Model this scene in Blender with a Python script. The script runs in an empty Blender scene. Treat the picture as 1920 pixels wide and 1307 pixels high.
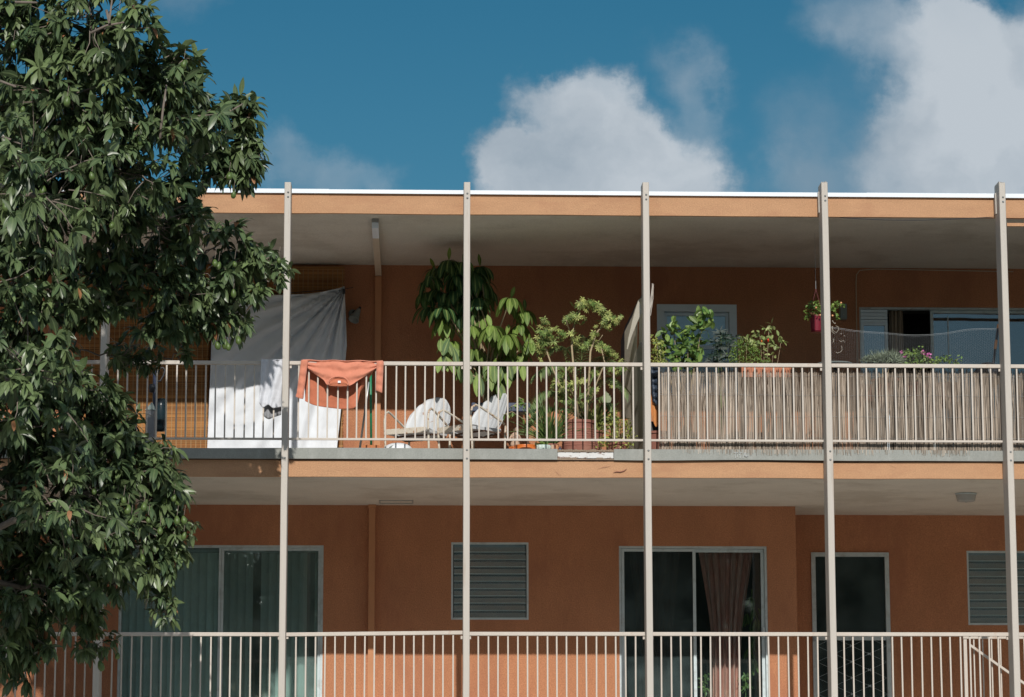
import bpy, math, random
from mathutils import Vector, Matrix, noise
random.seed(7)
R = math.radians
SC = bpy.context.scene
COL = SC.collection
# ------------------------------------------------------------------ camera
CAM = Vector((1.3753, -28.6339, 1.6))
FW = Vector((0.03552213, 0.98629944, 0.16109496))
RT = Vector((0.999356884, -0.0358473184, -0.0008882449))
UP = Vector((-0.00489875, -0.16102291, 0.98693851))
FPX = 5112.55
cd = bpy.data.cameras.new('camera')
cam = bpy.data.objects.new('camera', cd); COL.objects.link(cam)
cd.sensor_width = 36; cd.sensor_fit = 'HORIZONTAL'; cd.lens = FPX / 1920 * 36
cd.clip_start = 0.1; cd.clip_end = 3000
m = Matrix((RT, UP, -FW)).transposed().to_4x4(); m.translation = CAM
cam.matrix_world = m
SC.camera = cam
# ------------------------------------------------------------------ world, sun, exposure
SUN_DIR = Vector((-0.0075, 1.0, -0.593)).normalized()      # the way the light travels
EL = math.asin(-SUN_DIR.z)
w = bpy.data.worlds.new('World'); SC.world = w; w.use_nodes = True
NT = w.node_tree; NT.nodes.clear()
def wn(t, **k):
    n = NT.nodes.new(t)
    for a, b in k.items(): setattr(n, a, b)
    return n
def wl(a, b): NT.links.new(a, b)
def wmath(op, a, b=None, c=None, clamp=False):
    n = wn('ShaderNodeMath', operation=op); n.use_clamp = clamp
    for i, v in enumerate((a, b, c)):
        if v is None: continue
        if isinstance(v, (int, float)): n.inputs[i].default_value = v
        else: wl(v, n.inputs[i])
    return n.outputs[0]
out = wn('ShaderNodeOutputWorld'); bg = wn('ShaderNodeBackground')
SKY_STRENGTH = 0.10
bg.inputs['Strength'].default_value = SKY_STRENGTH
sky = wn('ShaderNodeTexSky', sky_type='NISHITA')
sky.sun_disc = False; sky.sun_elevation = EL; sky.sun_rotation = math.pi
sky.altitude = 200; sky.air_density = 1.0; sky.dust_density = 0.4; sky.ozone_density = 2.0
tc = wn('ShaderNodeTexCoord')
hs = wn('ShaderNodeHueSaturation'); hs.inputs['Saturation'].default_value = 1.42; hs.inputs['Value'].default_value = 1.0; hs.inputs['Hue'].default_value = 0.479
tint = wn('ShaderNodeMix', data_type='RGBA', blend_type='MULTIPLY'); tint.inputs[0].default_value = 1
SKY_TINT = (0.49, 0.49, 0.49, 1)
tint.inputs[7].default_value = SKY_TINT
wl(sky.outputs[0], hs.inputs['Color']); wl(hs.outputs[0], tint.inputs[6])
sep = wn('ShaderNodeSeparateXYZ'); wl(tc.outputs['Generated'], sep.inputs[0])
# clouds: banks at fixed compass directions, ragged by noise
ycl = wmath('MAXIMUM', sep.outputs['Y'], 0.02)
cu = wmath('DIVIDE', sep.outputs['X'], ycl); cv = wmath('DIVIDE', sep.outputs['Z'], ycl)
cmb = wn('ShaderNodeCombineXYZ'); wl(cu, cmb.inputs[0]); wl(cv, cmb.inputs[1])
nz = wn('ShaderNodeTexNoise'); nz.inputs['Scale'].default_value = 24; nz.inputs['Detail'].default_value = 9; nz.inputs['Roughness'].default_value = 0.60
wl(cmb.outputs[0], nz.inputs['Vector'])
nsub = wn('ShaderNodeVectorMath', operation='SUBTRACT'); wl(nz.outputs['Color'], nsub.inputs[0]); nsub.inputs[1].default_value = (0.5, 0.5, 0.5)
nscl = wn('ShaderNodeVectorMath', operation='SCALE'); wl(nsub.outputs[0], nscl.inputs[0]); nscl.inputs['Scale'].default_value = 0.050
wrp = wn('ShaderNodeVectorMath', operation='ADD'); wl(cmb.outputs[0], wrp.inputs[0]); wl(nscl.outputs[0], wrp.inputs[1])
# (u, v, radius u, radius v, softness, density)
BANKS = [(0.0740, 0.2300, 0.034, 0.034, 0.34, 1.0), (0.0560, 0.2230, 0.034, 0.028, 0.3, 1.0), (0.0900, 0.2210, 0.029, 0.031, 0.4, 1.0), (0.0520, 0.2560, 0.018, 0.012, 0.7, 0.85),
         (0.0640, 0.2600, 0.022, 0.014, 0.6, 0.9), (0.1080, 0.2560, 0.012, 0.026, 1.0, 0.42), (0.1020, 0.2760, 0.014, 0.012, 1.0, 0.30),
         (-0.028, 0.2270, 0.017, 0.012, 0.9, 0.45), (-0.050, 0.2340, 0.012, 0.010, 1.0, 0.35),
         (0.2180, 0.2500, 0.044, 0.040, 0.45, 1.0), (0.2020, 0.2380, 0.036, 0.030, 0.5, 0.8), (0.2450, 0.2620, 0.036, 0.036, 0.5, 1.0), (0.2060, 0.2860, 0.024, 0.018, 0.5, 0.95),
         (0.1890, 0.2700, 0.022, 0.020, 1.0, 0.55), (0.1640, 0.2920, 0.020, 0.013, 1.0, 0.42), (0.1500, 0.2420, 0.022, 0.022, 1.0, 0.34), (0.1400, 0.2300, 0.018, 0.016, 1.0, 0.42),
         (0.1750, 0.2250, 0.030, 0.018, 0.8, 0.5), (0.1740, 0.2780, 0.022, 0.014, 1.0, 0.42), (-0.093, 0.2960, 0.014, 0.012, 1.0, 0.30), (0.2600, 0.300, 0.02, 0.012, 0.8, 0.5),
         (-0.30, 0.26, 0.10, 0.05, 0.6, 0.9), (0.42, 0.25, 0.12, 0.05, 0.6, 0.95), (-0.5, 0.5, 0.15, 0.08, 0.8, 0.8), (0.3, 0.6, 0.2, 0.1, 0.8, 0.8)]
dens = None
for (bu, bv, ru, rv, soft, den) in BANKS:
    s = wn('ShaderNodeVectorMath', operation='SUBTRACT'); wl(wrp.outputs[0], s.inputs[0]); s.inputs[1].default_value = (bu, bv, 0)
    mu = wn('ShaderNodeVectorMath', operation='MULTIPLY'); wl(s.outputs[0], mu.inputs[0]); mu.inputs[1].default_value = (1 / ru, 1 / rv, 0)
    ln = wn('ShaderNodeVectorMath', operation='LENGTH'); wl(mu.outputs[0], ln.inputs[0])
    mr = wn('ShaderNodeMapRange', interpolation_type='SMOOTHSTEP')
    wl(ln.outputs['Value'], mr.inputs[0]); mr.inputs[1].default_value = 1.0 + soft * 0.42; mr.inputs[2].default_value = 1.0 - soft * 0.75; mr.inputs[3].default_value = 0; mr.inputs[4].default_value = den
    dens = mr.outputs[0] if dens is None else wmath('SUBTRACT', wmath('ADD', dens, mr.outputs[0]), wmath('MULTIPLY', dens, mr.outputs[0]))
n2 = wn('ShaderNodeTexNoise'); n2.inputs['Scale'].default_value = 34; n2.inputs['Detail'].default_value = 6
wl(cmb.outputs[0], n2.inputs['Vector'])
brk = wn('ShaderNodeMapRange'); wl(n2.outputs[0], brk.inputs[0]); brk.inputs[1].default_value = 0.36; brk.inputs[2].default_value = 0.58; brk.inputs[3].default_value = 0.25; brk.inputs[4].default_value = 1.0
thin = wmath('MULTIPLY', dens, brk.outputs[0])
dd = wn('ShaderNodeMix', data_type='FLOAT'); wl(dens, dd.inputs[0]); wl(thin, dd.inputs[2]); wl(dens, dd.inputs[3])
front = wn('ShaderNodeMath', operation='GREATER_THAN'); wl(sep.outputs['Y'], front.inputs[0]); front.inputs[1].default_value = 0.05
alpha = wmath('MULTIPLY', wmath('MULTIPLY', dd.outputs[0], front.outputs[0]), 0.95)
cl = wn('ShaderNodeValToRGB'); e = cl.color_ramp.elements
K = 1.0 / SKY_STRENGTH
e[0].position = 0.40; e[0].color = (0.27 , 0.34, 0.41, 1); e[1].position = 0.66; e[1].color = (0.53, 0.58, 0.63, 1)
n3 = wn('ShaderNodeTexNoise'); n3.inputs['Scale'].default_value = 16; n3.inputs['Detail'].default_value = 7; wl(wrp.outputs[0], n3.inputs['Vector'])
wl(wmath('ADD', wmath('MULTIPLY', n3.outputs[0], 0.75), wmath('MULTIPLY', dens, 0.22)), cl.inputs[0])
clk = wn('ShaderNodeVectorMath', operation='SCALE'); wl(cl.outputs[0], clk.inputs[0]); clk.inputs['Scale'].default_value = K
mx = wn('ShaderNodeMix', data_type='RGBA'); wl(alpha, mx.inputs[0]); wl(tint.outputs[2], mx.inputs[6]); wl(clk.outputs[0], mx.inputs[7])
# unseen broken cloud added behind the camera to brighten the shaded facade
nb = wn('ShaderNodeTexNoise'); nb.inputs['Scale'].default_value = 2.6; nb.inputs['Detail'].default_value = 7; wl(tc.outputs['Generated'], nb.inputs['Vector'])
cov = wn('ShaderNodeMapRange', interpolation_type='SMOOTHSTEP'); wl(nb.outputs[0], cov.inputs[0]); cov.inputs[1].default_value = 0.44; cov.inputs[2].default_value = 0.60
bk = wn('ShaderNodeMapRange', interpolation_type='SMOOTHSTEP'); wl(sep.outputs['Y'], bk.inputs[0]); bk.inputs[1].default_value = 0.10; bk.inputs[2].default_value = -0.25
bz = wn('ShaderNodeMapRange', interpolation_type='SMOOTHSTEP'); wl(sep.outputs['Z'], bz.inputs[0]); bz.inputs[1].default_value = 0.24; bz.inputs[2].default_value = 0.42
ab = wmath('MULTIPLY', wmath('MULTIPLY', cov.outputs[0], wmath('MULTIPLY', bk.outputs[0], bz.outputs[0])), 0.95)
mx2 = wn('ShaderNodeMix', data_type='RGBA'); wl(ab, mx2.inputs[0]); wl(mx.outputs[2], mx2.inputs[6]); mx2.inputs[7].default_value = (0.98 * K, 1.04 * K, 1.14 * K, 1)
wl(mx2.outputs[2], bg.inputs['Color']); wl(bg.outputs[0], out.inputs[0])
sd = bpy.data.lights.new('sun', 'SUN'); sd.energy = 3.75; sd.angle = R(0.53); sd.color = (1.0, 0.95, 0.88)
so = bpy.data.objects.new('sun', sd); COL.objects.link(so); so.rotation_euler = SUN_DIR.to_track_quat('-Z', 'Y').to_euler(); so.location = (0, -20, 30)
SC.view_settings.view_transform = 'Standard'; SC.view_settings.look = 'None'
SC.view_settings.exposure = 0.0; SC.view_settings.gamma = 1.0
SC.cycles.max_bounces = 8; SC.cycles.diffuse_bounces = 4; SC.cycles.transparent_max_bounces = 16; SC.cycles.glossy_bounces = 3
SC.cycles.use_denoising = True
# ------------------------------------------------------------------ helpers
def at(px, py, Y):
    v = FW + RT * ((px - 960) / FPX) - UP * ((py - 653.5) / FPX)
    return CAM + v * ((Y - CAM.y) / v.y)
def atz(px, py, z):
    v = FW + RT * ((px - 960) / FPX) - UP * ((py - 653.5) / FPX)
    return CAM + v * ((z - CAM.z) / v.z)
ORG = {}
class MB:
    def __init__(s): s.v = []; s.f = []; s.r = []; s.m = []
    def add(s, vs, fs, rnd=None, mid=None):
        b = len(s.v); s.v += [tuple(x) for x in vs]; r = random.random() if rnd is None else rnd
        for f in fs: s.f.append([b + i for i in f]); s.r.append(r)
        s.m += (mid or [0.0] * len(vs))
        return s
    def box(s, x0, y0, z0, x1, y1, z1, rnd=None):
        return s.hexa([(x0, y0, z0), (x1, y0, z0), (x1, y1, z0), (x0, y1, z0), (x0, y0, z1), (x1, y0, z1), (x1, y1, z1), (x0, y1, z1)], rnd)
    def hexa(s, v, rnd=None):
        return s.add(v, [(3, 2, 1, 0), (4, 5, 6, 7), (0, 1, 5, 4), (1, 2, 6, 5), (2, 3, 7, 6), (3, 0, 4, 7)], rnd)
    def tube(s, pts, rad, n=6, cap=True, rnd=None):
        pts = [Vector(p) for p in pts]; k = len(pts)
        rr = rad if isinstance(rad, (list, tuple)) else [rad] * k
        vs = []; t0 = (pts[1] - pts[0]).normalized(); a = t0.orthogonal().normalized()
        for i, p in enumerate(pts):
            t = (pts[min(i + 1, k - 1)] - pts[max(i - 1, 0)]).normalized()
            a = (a - t * a.dot(t)); a = a.normalized() if a.length > 1e-6 else t.orthogonal().normalized(); b = t.cross(a)
            for j in range(n):
                q = 2 * math.pi * j / n; vs.append(p + (a * math.cos(q) + b * math.sin(q)) * rr[i])
        fs = [(i * n + j, i * n + (j + 1) % n, (i + 1) * n + (j + 1) % n, (i + 1) * n + j) for i in range(k - 1) for j in range(n)]
        if cap: fs += [tuple(range(n))[::-1], tuple((k - 1) * n + j for j in range(n))]
        return s.add(vs, fs, rnd)
    def lathe(s, prof, c, n=28, rnd=None, ax=None, rip=0.0, nr=0):
        vs = []; fs = []
        for (r, z) in prof:
            for j in range(n):
                q = 2 * math.pi * j / n; rr = r * (1 + (rip * math.cos(nr * q) if nr else 0))
                p = Vector((rr * math.cos(q), rr * math.sin(q), z))
                if ax is not None: p = ax @ p
                vs.append(p + Vector(c))
        k = len(prof)
        fs = [(i * n + j, i * n + (j + 1) % n, (i + 1) * n + (j + 1) % n, (i + 1) * n + j) for i in range(k - 1) for j in range(n)]
        return s.add(vs, fs, rnd)
    def grid(s, fn, nu, nv, rnd=None):
        vs = [fn(i / nu, j / nv) for j in range(nv + 1) for i in range(nu + 1)]
        fs = [(j * (nu + 1) + i, j * (nu + 1) + i + 1, (j + 1) * (nu + 1) + i + 1, (j + 1) * (nu + 1) + i) for j in range(nv) for i in range(nu)]
        return s.add(vs, fs, rnd)
    def leaf(s, p, d, nrm, L, W, droop=0.3, fold=0.25, segs=4, rnd=None, tip=0.5, curl=0.0):
        d = Vector(d).normalized(); nrm = Vector(nrm); side = d.cross(nrm)
        side = side.normalized() if side.length > 1e-4 else d.orthogonal().normalized()
        up = side.cross(d).normalized(); vs = []; md = []
        pos = Vector(p); dr = d.copy()
        rows = [(Vector(p), 0.0)]
        for i in range(1, segs + 1):
            t = i / segs
            dr = (dr + Vector((0, 0, -1)) * (droop / segs * 1.6)).normalized()
            pos = pos + dr * (L / segs); rows.append((pos.copy(), t))
        vs.append(rows[0][0]); md.append(1.0)
        for (q, t) in rows[1:-1]:
            wd = W * 0.5 * (math.sin(math.pi * (t ** (tip + 0.35))) ** 0.8)
            vs += [q + side * wd + up * wd * fold, q, q - side * wd + up * wd * fold]; md += [0.0, 1.0, 0.0]
        vs.append(rows[-1][0]); md.append(0.6)
        n = segs - 1; fs = [(0, 2, 1), (0, 3, 2)]
        for i in range(n - 1):
            a = 1 + 3 * i; fs += [(a, a + 1, a + 4, a + 3), (a + 1, a + 2, a + 5, a + 4)]
        a = 1 + 3 * (n - 1); z = len(vs) - 1; fs += [(a, a + 1, z), (a + 1, a + 2, z)]
        return s.add(vs, fs, rnd, md)
    def mesh(s, name, mat, org=(0, 0, 0), smooth=False, solid=0.0, bevel=0.0):
        me = bpy.data.meshes.new(name); o = Vector(org)
        me.from_pydata([(x - o.x, y - o.y, z - o.z) for x, y, z in s.v], [], s.f)
        a = me.attributes.new('rnd', 'FLOAT', 'FACE'); a.data.foreach_set('value', s.r)
        if any(s.m): b = me.attributes.new('mid', 'FLOAT', 'POINT'); b.data.foreach_set('value', s.m)
        if smooth: me.shade_smooth()
        me.materials.append(mat); me.update()
        return me
    def build(s, name, mat, parent=None, smooth=False, solid=0.0, bevel=0.0, local=False):
        org = (0, 0, 0) if local or parent is None else ORG[parent.name]
        if parent is None and s.v and not local:
            xs = [v[0] for v in s.v]; ys = [v[1] for v in s.v]; zs = [v[2] for v in s.v]
            org = ((min(xs) + max(xs)) / 2, (min(ys) + max(ys)) / 2, min(zs))
        o = bpy.data.objects.new(name, s.mesh(name, mat, org, smooth)); COL.objects.link(o)
        if parent is None: o.location = org
        else: o.parent = parent
        ORG[o.name] = Vector(org)
        if solid: md = o.modifiers.new('thickness', 'SOLIDIFY'); md.thickness = solid; md.offset = 0
        if bevel: bv = o.modifiers.new('bevel', 'BEVEL'); bv.width = bevel; bv.segments = 2; bv.limit_method = 'ANGLE'
        return o
def tag(o, label=None, cat=None, group=None, kind=None):
    for k, v in (('label', label), ('category', cat), ('group', group), ('kind', kind)):
        if v: o[k] = v
    return o
def thing(name, loc, label, cat, group=None, rz=0.0):
    o = bpy.data.objects.new(name, None); COL.objects.link(o); o.location = loc; o.rotation_euler = (0, 0, rz)
    o.empty_display_size = 0.2; ORG[o.name] = Vector(loc) if not rz else Vector((0, 0, 0))
    return tag(o, label, cat, group)
def dup(o, parent, loc=None):
    c = o.copy(); COL.objects.link(c); c.parent = parent
    if loc is not None: c.location = loc
    ORG[c.name] = ORG[o.name]
    return c
# ------------------------------------------------------------------ materials
def mat(name, col, rough=0.8, var=0.12, nscale=6.0, bump=0.0, bscale=60.0, metal=0.0, stain=None, stain_amt=0.0, sscale=1.5, stretch=(1, 1, 1),
        rndvar=0.0, col2=None, mid=None, trans=0.0, spec=0.5, sheen=0.0, sth=(0.5, 0.62), speck=0.0):
    m = bpy.data.materials.new(name); m.use_nodes = True; n = m.node_tree.nodes; l = m.node_tree.links
    b = n['Principled BSDF']; b.inputs['Roughness'].default_value = rough; b.inputs['Metallic'].default_value = metal
    b.inputs['Specular IOR Level'].default_value = spec
    if sheen: b.inputs['Sheen Weight'].default_value = sheen
    t = n.new('ShaderNodeTexCoord'); mp = n.new('ShaderNodeMapping'); mp.inputs['Scale'].default_value = stretch
    l.new(t.outputs['Object'], mp.inputs[0])
    def mixc(fac, a, bb, mode='MIX'):
        x = n.new('ShaderNodeMix'); x.data_type = 'RGBA'; x.blend_type = mode; x.clamp_factor = True
        for v, i in ((fac, 0), (a, 6), (bb, 7)):
            if isinstance(v, (int, float)): x.inputs[i].default_value = v
            elif isinstance(v, tuple): x.inputs[i].default_value = (*v[:3], 1)
            else: l.new(v, x.inputs[i])
        return x.outputs[2]
    def mr(v, a, bb, c, d):
        x = n.new('ShaderNodeMapRange'); l.new(v, x.inputs[0])
        for i, q in enumerate((a, bb, c, d)): x.inputs[i + 1].default_value = q
        return x.outputs[0]
    nz = n.new('ShaderNodeTexNoise'); nz.inputs['Scale'].default_value = nscale; nz.inputs['Detail'].default_value = 6; nz.inputs['Roughness'].default_value = 0.65
    l.new(mp.outputs[0], nz.inputs['Vector'])
    c = tuple(col)
    if col2 is not None:
        at_ = n.new('ShaderNodeAttribute'); at_.attribute_name = 'rnd'; c = mixc(at_.outputs['Fac'], c, tuple(col2))
    hsv = n.new('ShaderNodeHueSaturation'); 
    if isinstance(c, tuple): hsv.inputs['Color'].default_value = (*c, 1)
    else: l.new(c, hsv.inputs['Color'])
    l.new(mr(nz.outputs[0], 0.25, 0.75, 1 - var, 1 + var), hsv.inputs['Value'])
    c = hsv.outputs[0]
    if speck:
        sp = n.new('ShaderNodeTexNoise'); sp.inputs['Scale'].default_value = 70; sp.inputs['Detail'].default_value = 3; l.new(t.outputs['Object'], sp.inputs['Vector'])
        h3 = n.new('ShaderNodeHueSaturation'); l.new(c, h3.inputs['Color']); l.new(mr(sp.outputs[0], 0.3, 0.7, 1 - speck, 1 + speck), h3.inputs['Value']); c = h3.outputs[0]
    if rndvar:
        at2 = n.new('ShaderNodeAttribute'); at2.attribute_name = 'rnd'
        wnz = n.new('ShaderNodeTexWhiteNoise'); wnz.noise_dimensions = '1D'; l.new(at2.outputs['Fac'], wnz.inputs['W'])
        h2 = n.new('ShaderNodeHueSaturation'); l.new(c, h2.inputs['Color']); l.new(mr(wnz.outputs[0], 0, 1, 1 - rndvar, 1 + rndvar), h2.inputs['Value'])
        c = h2.outputs[0]
    if mid is not None:
        at3 = n.new('ShaderNodeAttribute'); at3.attribute_name = 'mid'; c = mixc(mr(at3.outputs['Fac'], 0.72, 1.0, 0, 0.8), c, tuple(mid))
    if stain is not None:
        sn = n.new('ShaderNodeTexNoise'); sn.inputs['Scale'].default_value = sscale; sn.inputs['Detail'].default_value = 8; sn.inputs['Roughness'].default_value = 0.7
        l.new(mp.outputs[0], sn.inputs['Vector']); c = mixc(mr(sn.outputs[0], sth[0], sth[1], 0, stain_amt), c, tuple(stain))
    l.new(c, b.inputs['Base Color'])
    if bump:
        bn = n.new('ShaderNodeTexNoise'); bn.inputs['Scale'].default_value = bscale; bn.inputs['Detail'].default_value = 5; l.new(mp.outputs[0], bn.inputs['Vector'])
        bp = n.new('ShaderNodeBump'); bp.inputs['Strength'].default_value = bump; bp.inputs['Distance'].default_value = 0.01; l.new(bn.outputs[0], bp.inputs['Height']); l.new(bp.outputs[0], b.inputs['Normal'])
    if trans:
        tr = n.new('ShaderNodeBsdfTranslucent'); l.new(c, tr.inputs[0]); ms = n.new('ShaderNodeMixShader'); ms.inputs[0].default_value = trans
        l.new(b.outputs[0], ms.inputs[1]); l.new(tr.outputs[0], ms.inputs[2]); l.new(ms.outputs[0], n['Material Output'].inputs[0])
    return m
def glass(name, tintc=(0.75, 0.85, 0.85), refl=1.0, see=1.0, dust=0.0, dcol=(0.26, 0.37, 0.38, 1)):
    m = bpy.data.materials.new(name); m.use_nodes = True; n = m.node_tree.nodes; l = m.node_tree.links; n.remove(n['Principled BSDF'])
    tr = n.new('ShaderNodeBsdfTransparent'); tr.inputs[0].default_value = (*tintc, 1)
    gl = n.new('ShaderNodeBsdfGlossy'); gl.inputs['Roughness'].default_value = 0.02; gl.inputs['Color'].default_value = (0.95, 0.98, 1, 1)
    fr = n.new('ShaderNodeFresnel'); fr.inputs[0].default_value = 1.52
    mu = n.new('ShaderNodeMath'); mu.operation = 'MULTIPLY'; mu.use_clamp = True; mu.inputs[1].default_value = 1.9 * refl; l.new(fr.outputs[0], mu.inputs[0])
    ms = n.new('ShaderNodeMixShader'); l.new(mu.outputs[0], ms.inputs[0]); l.new(tr.outputs[0], ms.inputs[1]); l.new(gl.outputs[0], ms.inputs[2])
    last = ms.outputs[0]
    if dust:
        df = n.new('ShaderNodeBsdfDiffuse'); df.inputs[0].default_value = dcol
        nz = n.new('ShaderNodeTexNoise'); nz.inputs['Scale'].default_value = 3; nz.inputs['Detail'].default_value = 8; t = n.new('ShaderNodeTexCoord'); l.new(t.outputs['Object'], nz.inputs[0])
        mp = n.new('ShaderNodeMapRange'); l.new(nz.outputs[0], mp.inputs[0]); mp.inputs[1].default_value = 0.35; mp.inputs[2].default_value = 0.7; mp.inputs[3].default_value = dust * 0.5; mp.inputs[4].default_value = dust * 1.4
        m2 = n.new('ShaderNodeMixShader'); l.new(mp.outputs[0], m2.inputs[0]); l.new(last, m2.inputs[1]); l.new(df.outputs[0], m2.inputs[2]); last = m2.outputs[0]
    l.new(last, n['Material Output'].inputs[0])
    # pane bump, so reflections wobble
    bn = n.new('ShaderNodeTexNoise'); bn.inputs['Scale'].default_value = 1.7; t2 = n.new('ShaderNodeTexCoord'); l.new(t2.outputs['Object'], bn.inputs[0])
    bp = n.new('ShaderNodeBump'); bp.inputs['Strength'].default_value = 0.015; bp.inputs['Distance'].default_value = 0.05; l.new(bn.outputs[0], bp.inputs['Height']); l.new(bp.outputs[0], gl.inputs['Normal'])
    return m
M = {}
M['stucco'] = mat('orange_stucco', (0.435, 0.192, 0.097), 0.92, 0.14, 2.5, 0.9, 100, stain=(0.355, 0.145, 0.078), stain_amt=0.75, sscale=1.3, speck=0.17, stretch=(1, 1, 0.4))
M['fascia'] = mat('orange_fascia_paint', (0.455, 0.255, 0.138), 0.85, 0.08, 3.0, 0.5, 60, speck=0.10, stain=(0.40, 0.21, 0.115), stain_amt=0.7, sscale=1.8, stretch=(1, 1, 2.5))
M['soffit'] = mat('soffit_plaster', (0.60, 0.57, 0.50), 0.92, 0.07, 2.0, 0.6, 70, speck=0.08, stain=(0.42, 0.385, 0.32), stain_amt=0.6, sscale=0.8)
M['post'] = mat('cream_painted_wood', (0.47, 0.435, 0.39), 0.7, 0.07, 9, 0.35, 30, stretch=(1, 1, 0.06), stain=(0.33, 0.26, 0.20), stain_amt=0.6, sscale=14, sth=(0.58, 0.70))
M['rail'] = mat('cream_painted_steel', (0.50, 0.45, 0.395), 0.55, 0.06, 9, 0.15, 60, stain=(0.36, 0.17, 0.07), stain_amt=0.7, sscale=7, sth=(0.61, 0.72))
M['beam'] = mat('grey_deck_edge_paint', (0.265, 0.275, 0.255), 0.8, 0.12, 6, 0.3, 40, speck=0.08, stain=(0.38, 0.39, 0.37), stain_amt=0.6, sscale=5, stretch=(1, 1, 0.35), sth=(0.54, 0.74))
M['flash'] = mat('white_metal_flashing', (0.70, 0.76, 0.82), 0.5, 0.04, 3, metal=0.0)
M['brown'] = mat('dark_gap_board', (0.10, 0.055, 0.035), 0.9, 0.1)
M['alu'] = mat('aluminium_frame', (0.50, 0.585, 0.61), 0.5, 0.10, 8, metal=0.1, stain=(0.28, 0.28, 0.26), stain_amt=0.4, sscale=6)
M['bluewhite'] = mat('pale_blue_frame_paint', (0.70, 0.83, 0.93), 0.6, 0.05, 6)
M['downspout'] = mat('orange_painted_pipe', (0.47, 0.215, 0.10), 0.7, 0.08, 5)
M['leader'] = mat('cream_leader_pipe', (0.50, 0.42, 0.32), 0.6, 0.08, 5)
M['floor'] = mat('balcony_floor', (0.55, 0.49, 0.43), 0.9, 0.12, 3, 0.2, 40)
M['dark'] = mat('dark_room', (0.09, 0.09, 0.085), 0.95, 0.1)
M['roomfloor'] = mat('room_floor', (0.16, 0.13, 0.10), 0.9, 0.1)
M['roof'] = mat('roof_gravel', (0.42, 0.42, 0.41), 0.95, 0.15, 20)
M['glass'] = glass('window_glass', (0.86, 0.92, 0.92), 0.7, dust=0.02)
M['glass_blue'] = glass('tinted_window_glass', (0.38, 0.55, 0.62), 1.6, dust=0.05)
M['glass_teal'] = glass('dusty_window_glass', (0.88, 0.95, 0.94), 0.8, dust=0.15, dcol=(0.36, 0.50, 0.47, 1))
M['louvre'] = glass('louvre_glass', (0.40, 0.52, 0.55), 3.4, dust=0.26, dcol=(0.17, 0.40, 0.50, 1))
M['louvre_edge'] = mat('slat_edge_glint', (0.42, 0.54, 0.56), 0.4, 0.1)
M['screen'] = glass('insect_screen', (0.42, 0.45, 0.44), 0.0, dust=0.12)
M['steel'] = mat('dull_steel', (0.35, 0.36, 0.36), 0.4, 0.1, metal=0.8)
M['black'] = mat('black_plastic', (0.02, 0.022, 0.028), 0.5, 0.1)
M['navy'] = mat('navy_plastic', (0.025, 0.035, 0.07), 0.4, 0.1)
M['greyscuff'] = mat('pale_scuffed_paint', (0.42, 0.44, 0.43), 0.8, 0.1)
M['white'] = mat('white_plastic', (0.74, 0.77, 0.80), 0.45, 0.04)
M['sheet'] = mat('white_cotton_sheet', (0.80, 0.84, 0.89), 0.9, 0.03, 3, 0.15, 200, trans=0.15)
M['towel'] = mat('white_towel', (0.66, 0.68, 0.73), 0.95, 0.05, 10, 0.6, 250)
M['greycloth'] = mat('grey_cloth', (0.30, 0.31, 0.33), 0.95, 0.06, 10, 0.4, 200)
M['coral'] = mat('coral_knit', (0.72, 0.27, 0.17), 0.95, 0.06, 8, 0.5, 260, trans=0.12, sheen=0.3)
M['coralin'] = mat('coral_knit_inside', (0.60, 0.20, 0.11), 0.95, 0.06, 8, 0.5, 260, trans=0.12)
M['green'] = mat('green_handle_paint', (0.01, 0.20, 0.09), 0.4, 0.05)
M['chair'] = mat('chipped_white_paint', (0.54, 0.56, 0.58), 0.5, 0.06, 8, 0.2, 40, stain=(0.33, 0.17, 0.09), stain_amt=0.9, sscale=11, sth=(0.60, 0.66))
M['chairtube'] = mat('rusty_cream_paint', (0.58, 0.53, 0.44), 0.5, 0.08, 8, 0.2, 40, stain=(0.33, 0.15, 0.06), stain_amt=0.9, sscale=16, sth=(0.54, 0.62))
M['terra'] = mat('red_terracotta', (0.26, 0.105, 0.075), 0.85, 0.10, 5, 0.3, 50, stain=(0.38, 0.22, 0.16), stain_amt=0.4, sscale=4)
M['orange'] = mat('orange_glazed_pot', (0.62, 0.16, 0.03), 0.4, 0.08)
M['planter'] = mat('faded_orange_plastic', (0.42, 0.14, 0.06), 0.6, 0.1)
M['mint'] = mat('pale_green_ceramic', (0.50, 0.60, 0.56), 0.4, 0.06)
M['redpot'] = mat('magenta_plastic_pot', (0.17, 0.012, 0.026), 0.35, 0.06)
M['clay'] = mat('buff_clay_figure', (0.50, 0.35, 0.25), 0.8, 0.1)
M['soil'] = mat('potting_soil', (0.05, 0.035, 0.025), 0.95, 0.2)
M['bark'] = mat('grey_bark', (0.17, 0.14, 0.115), 0.9, 0.2, 14, 0.6, 30, stretch=(1, 1, 0.3))
M['twig'] = mat('pale_stem', (0.33, 0.26, 0.16), 0.8, 0.15, 14)
M['gstem'] = mat('green_stem', (0.14, 0.20, 0.06), 0.7, 0.1)
M['leaf'] = mat('avocado_leaf', (0.038, 0.072, 0.034), 0.36, 0.16, 9, rndvar=0.5, col2=(0.135, 0.185, 0.075), mid=(0.15, 0.20, 0.09), trans=0.14, spec=0.46)
M['oldleaf'] = mat('withered_leaf', (0.26, 0.12, 0.05), 0.7, 0.2, 9, rndvar=0.3)
M['fruit'] = mat('avocado_skin', (0.085, 0.135, 0.035), 0.45, 0.12, 20)
M['bigleaf'] = mat('big_glossy_leaf', (0.035, 0.085, 0.03), 0.5, 0.25, 14, rndvar=0.3, col2=(0.19, 0.28, 0.055), mid=(0.30, 0.38, 0.12), trans=0.2, spec=0.2)
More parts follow.
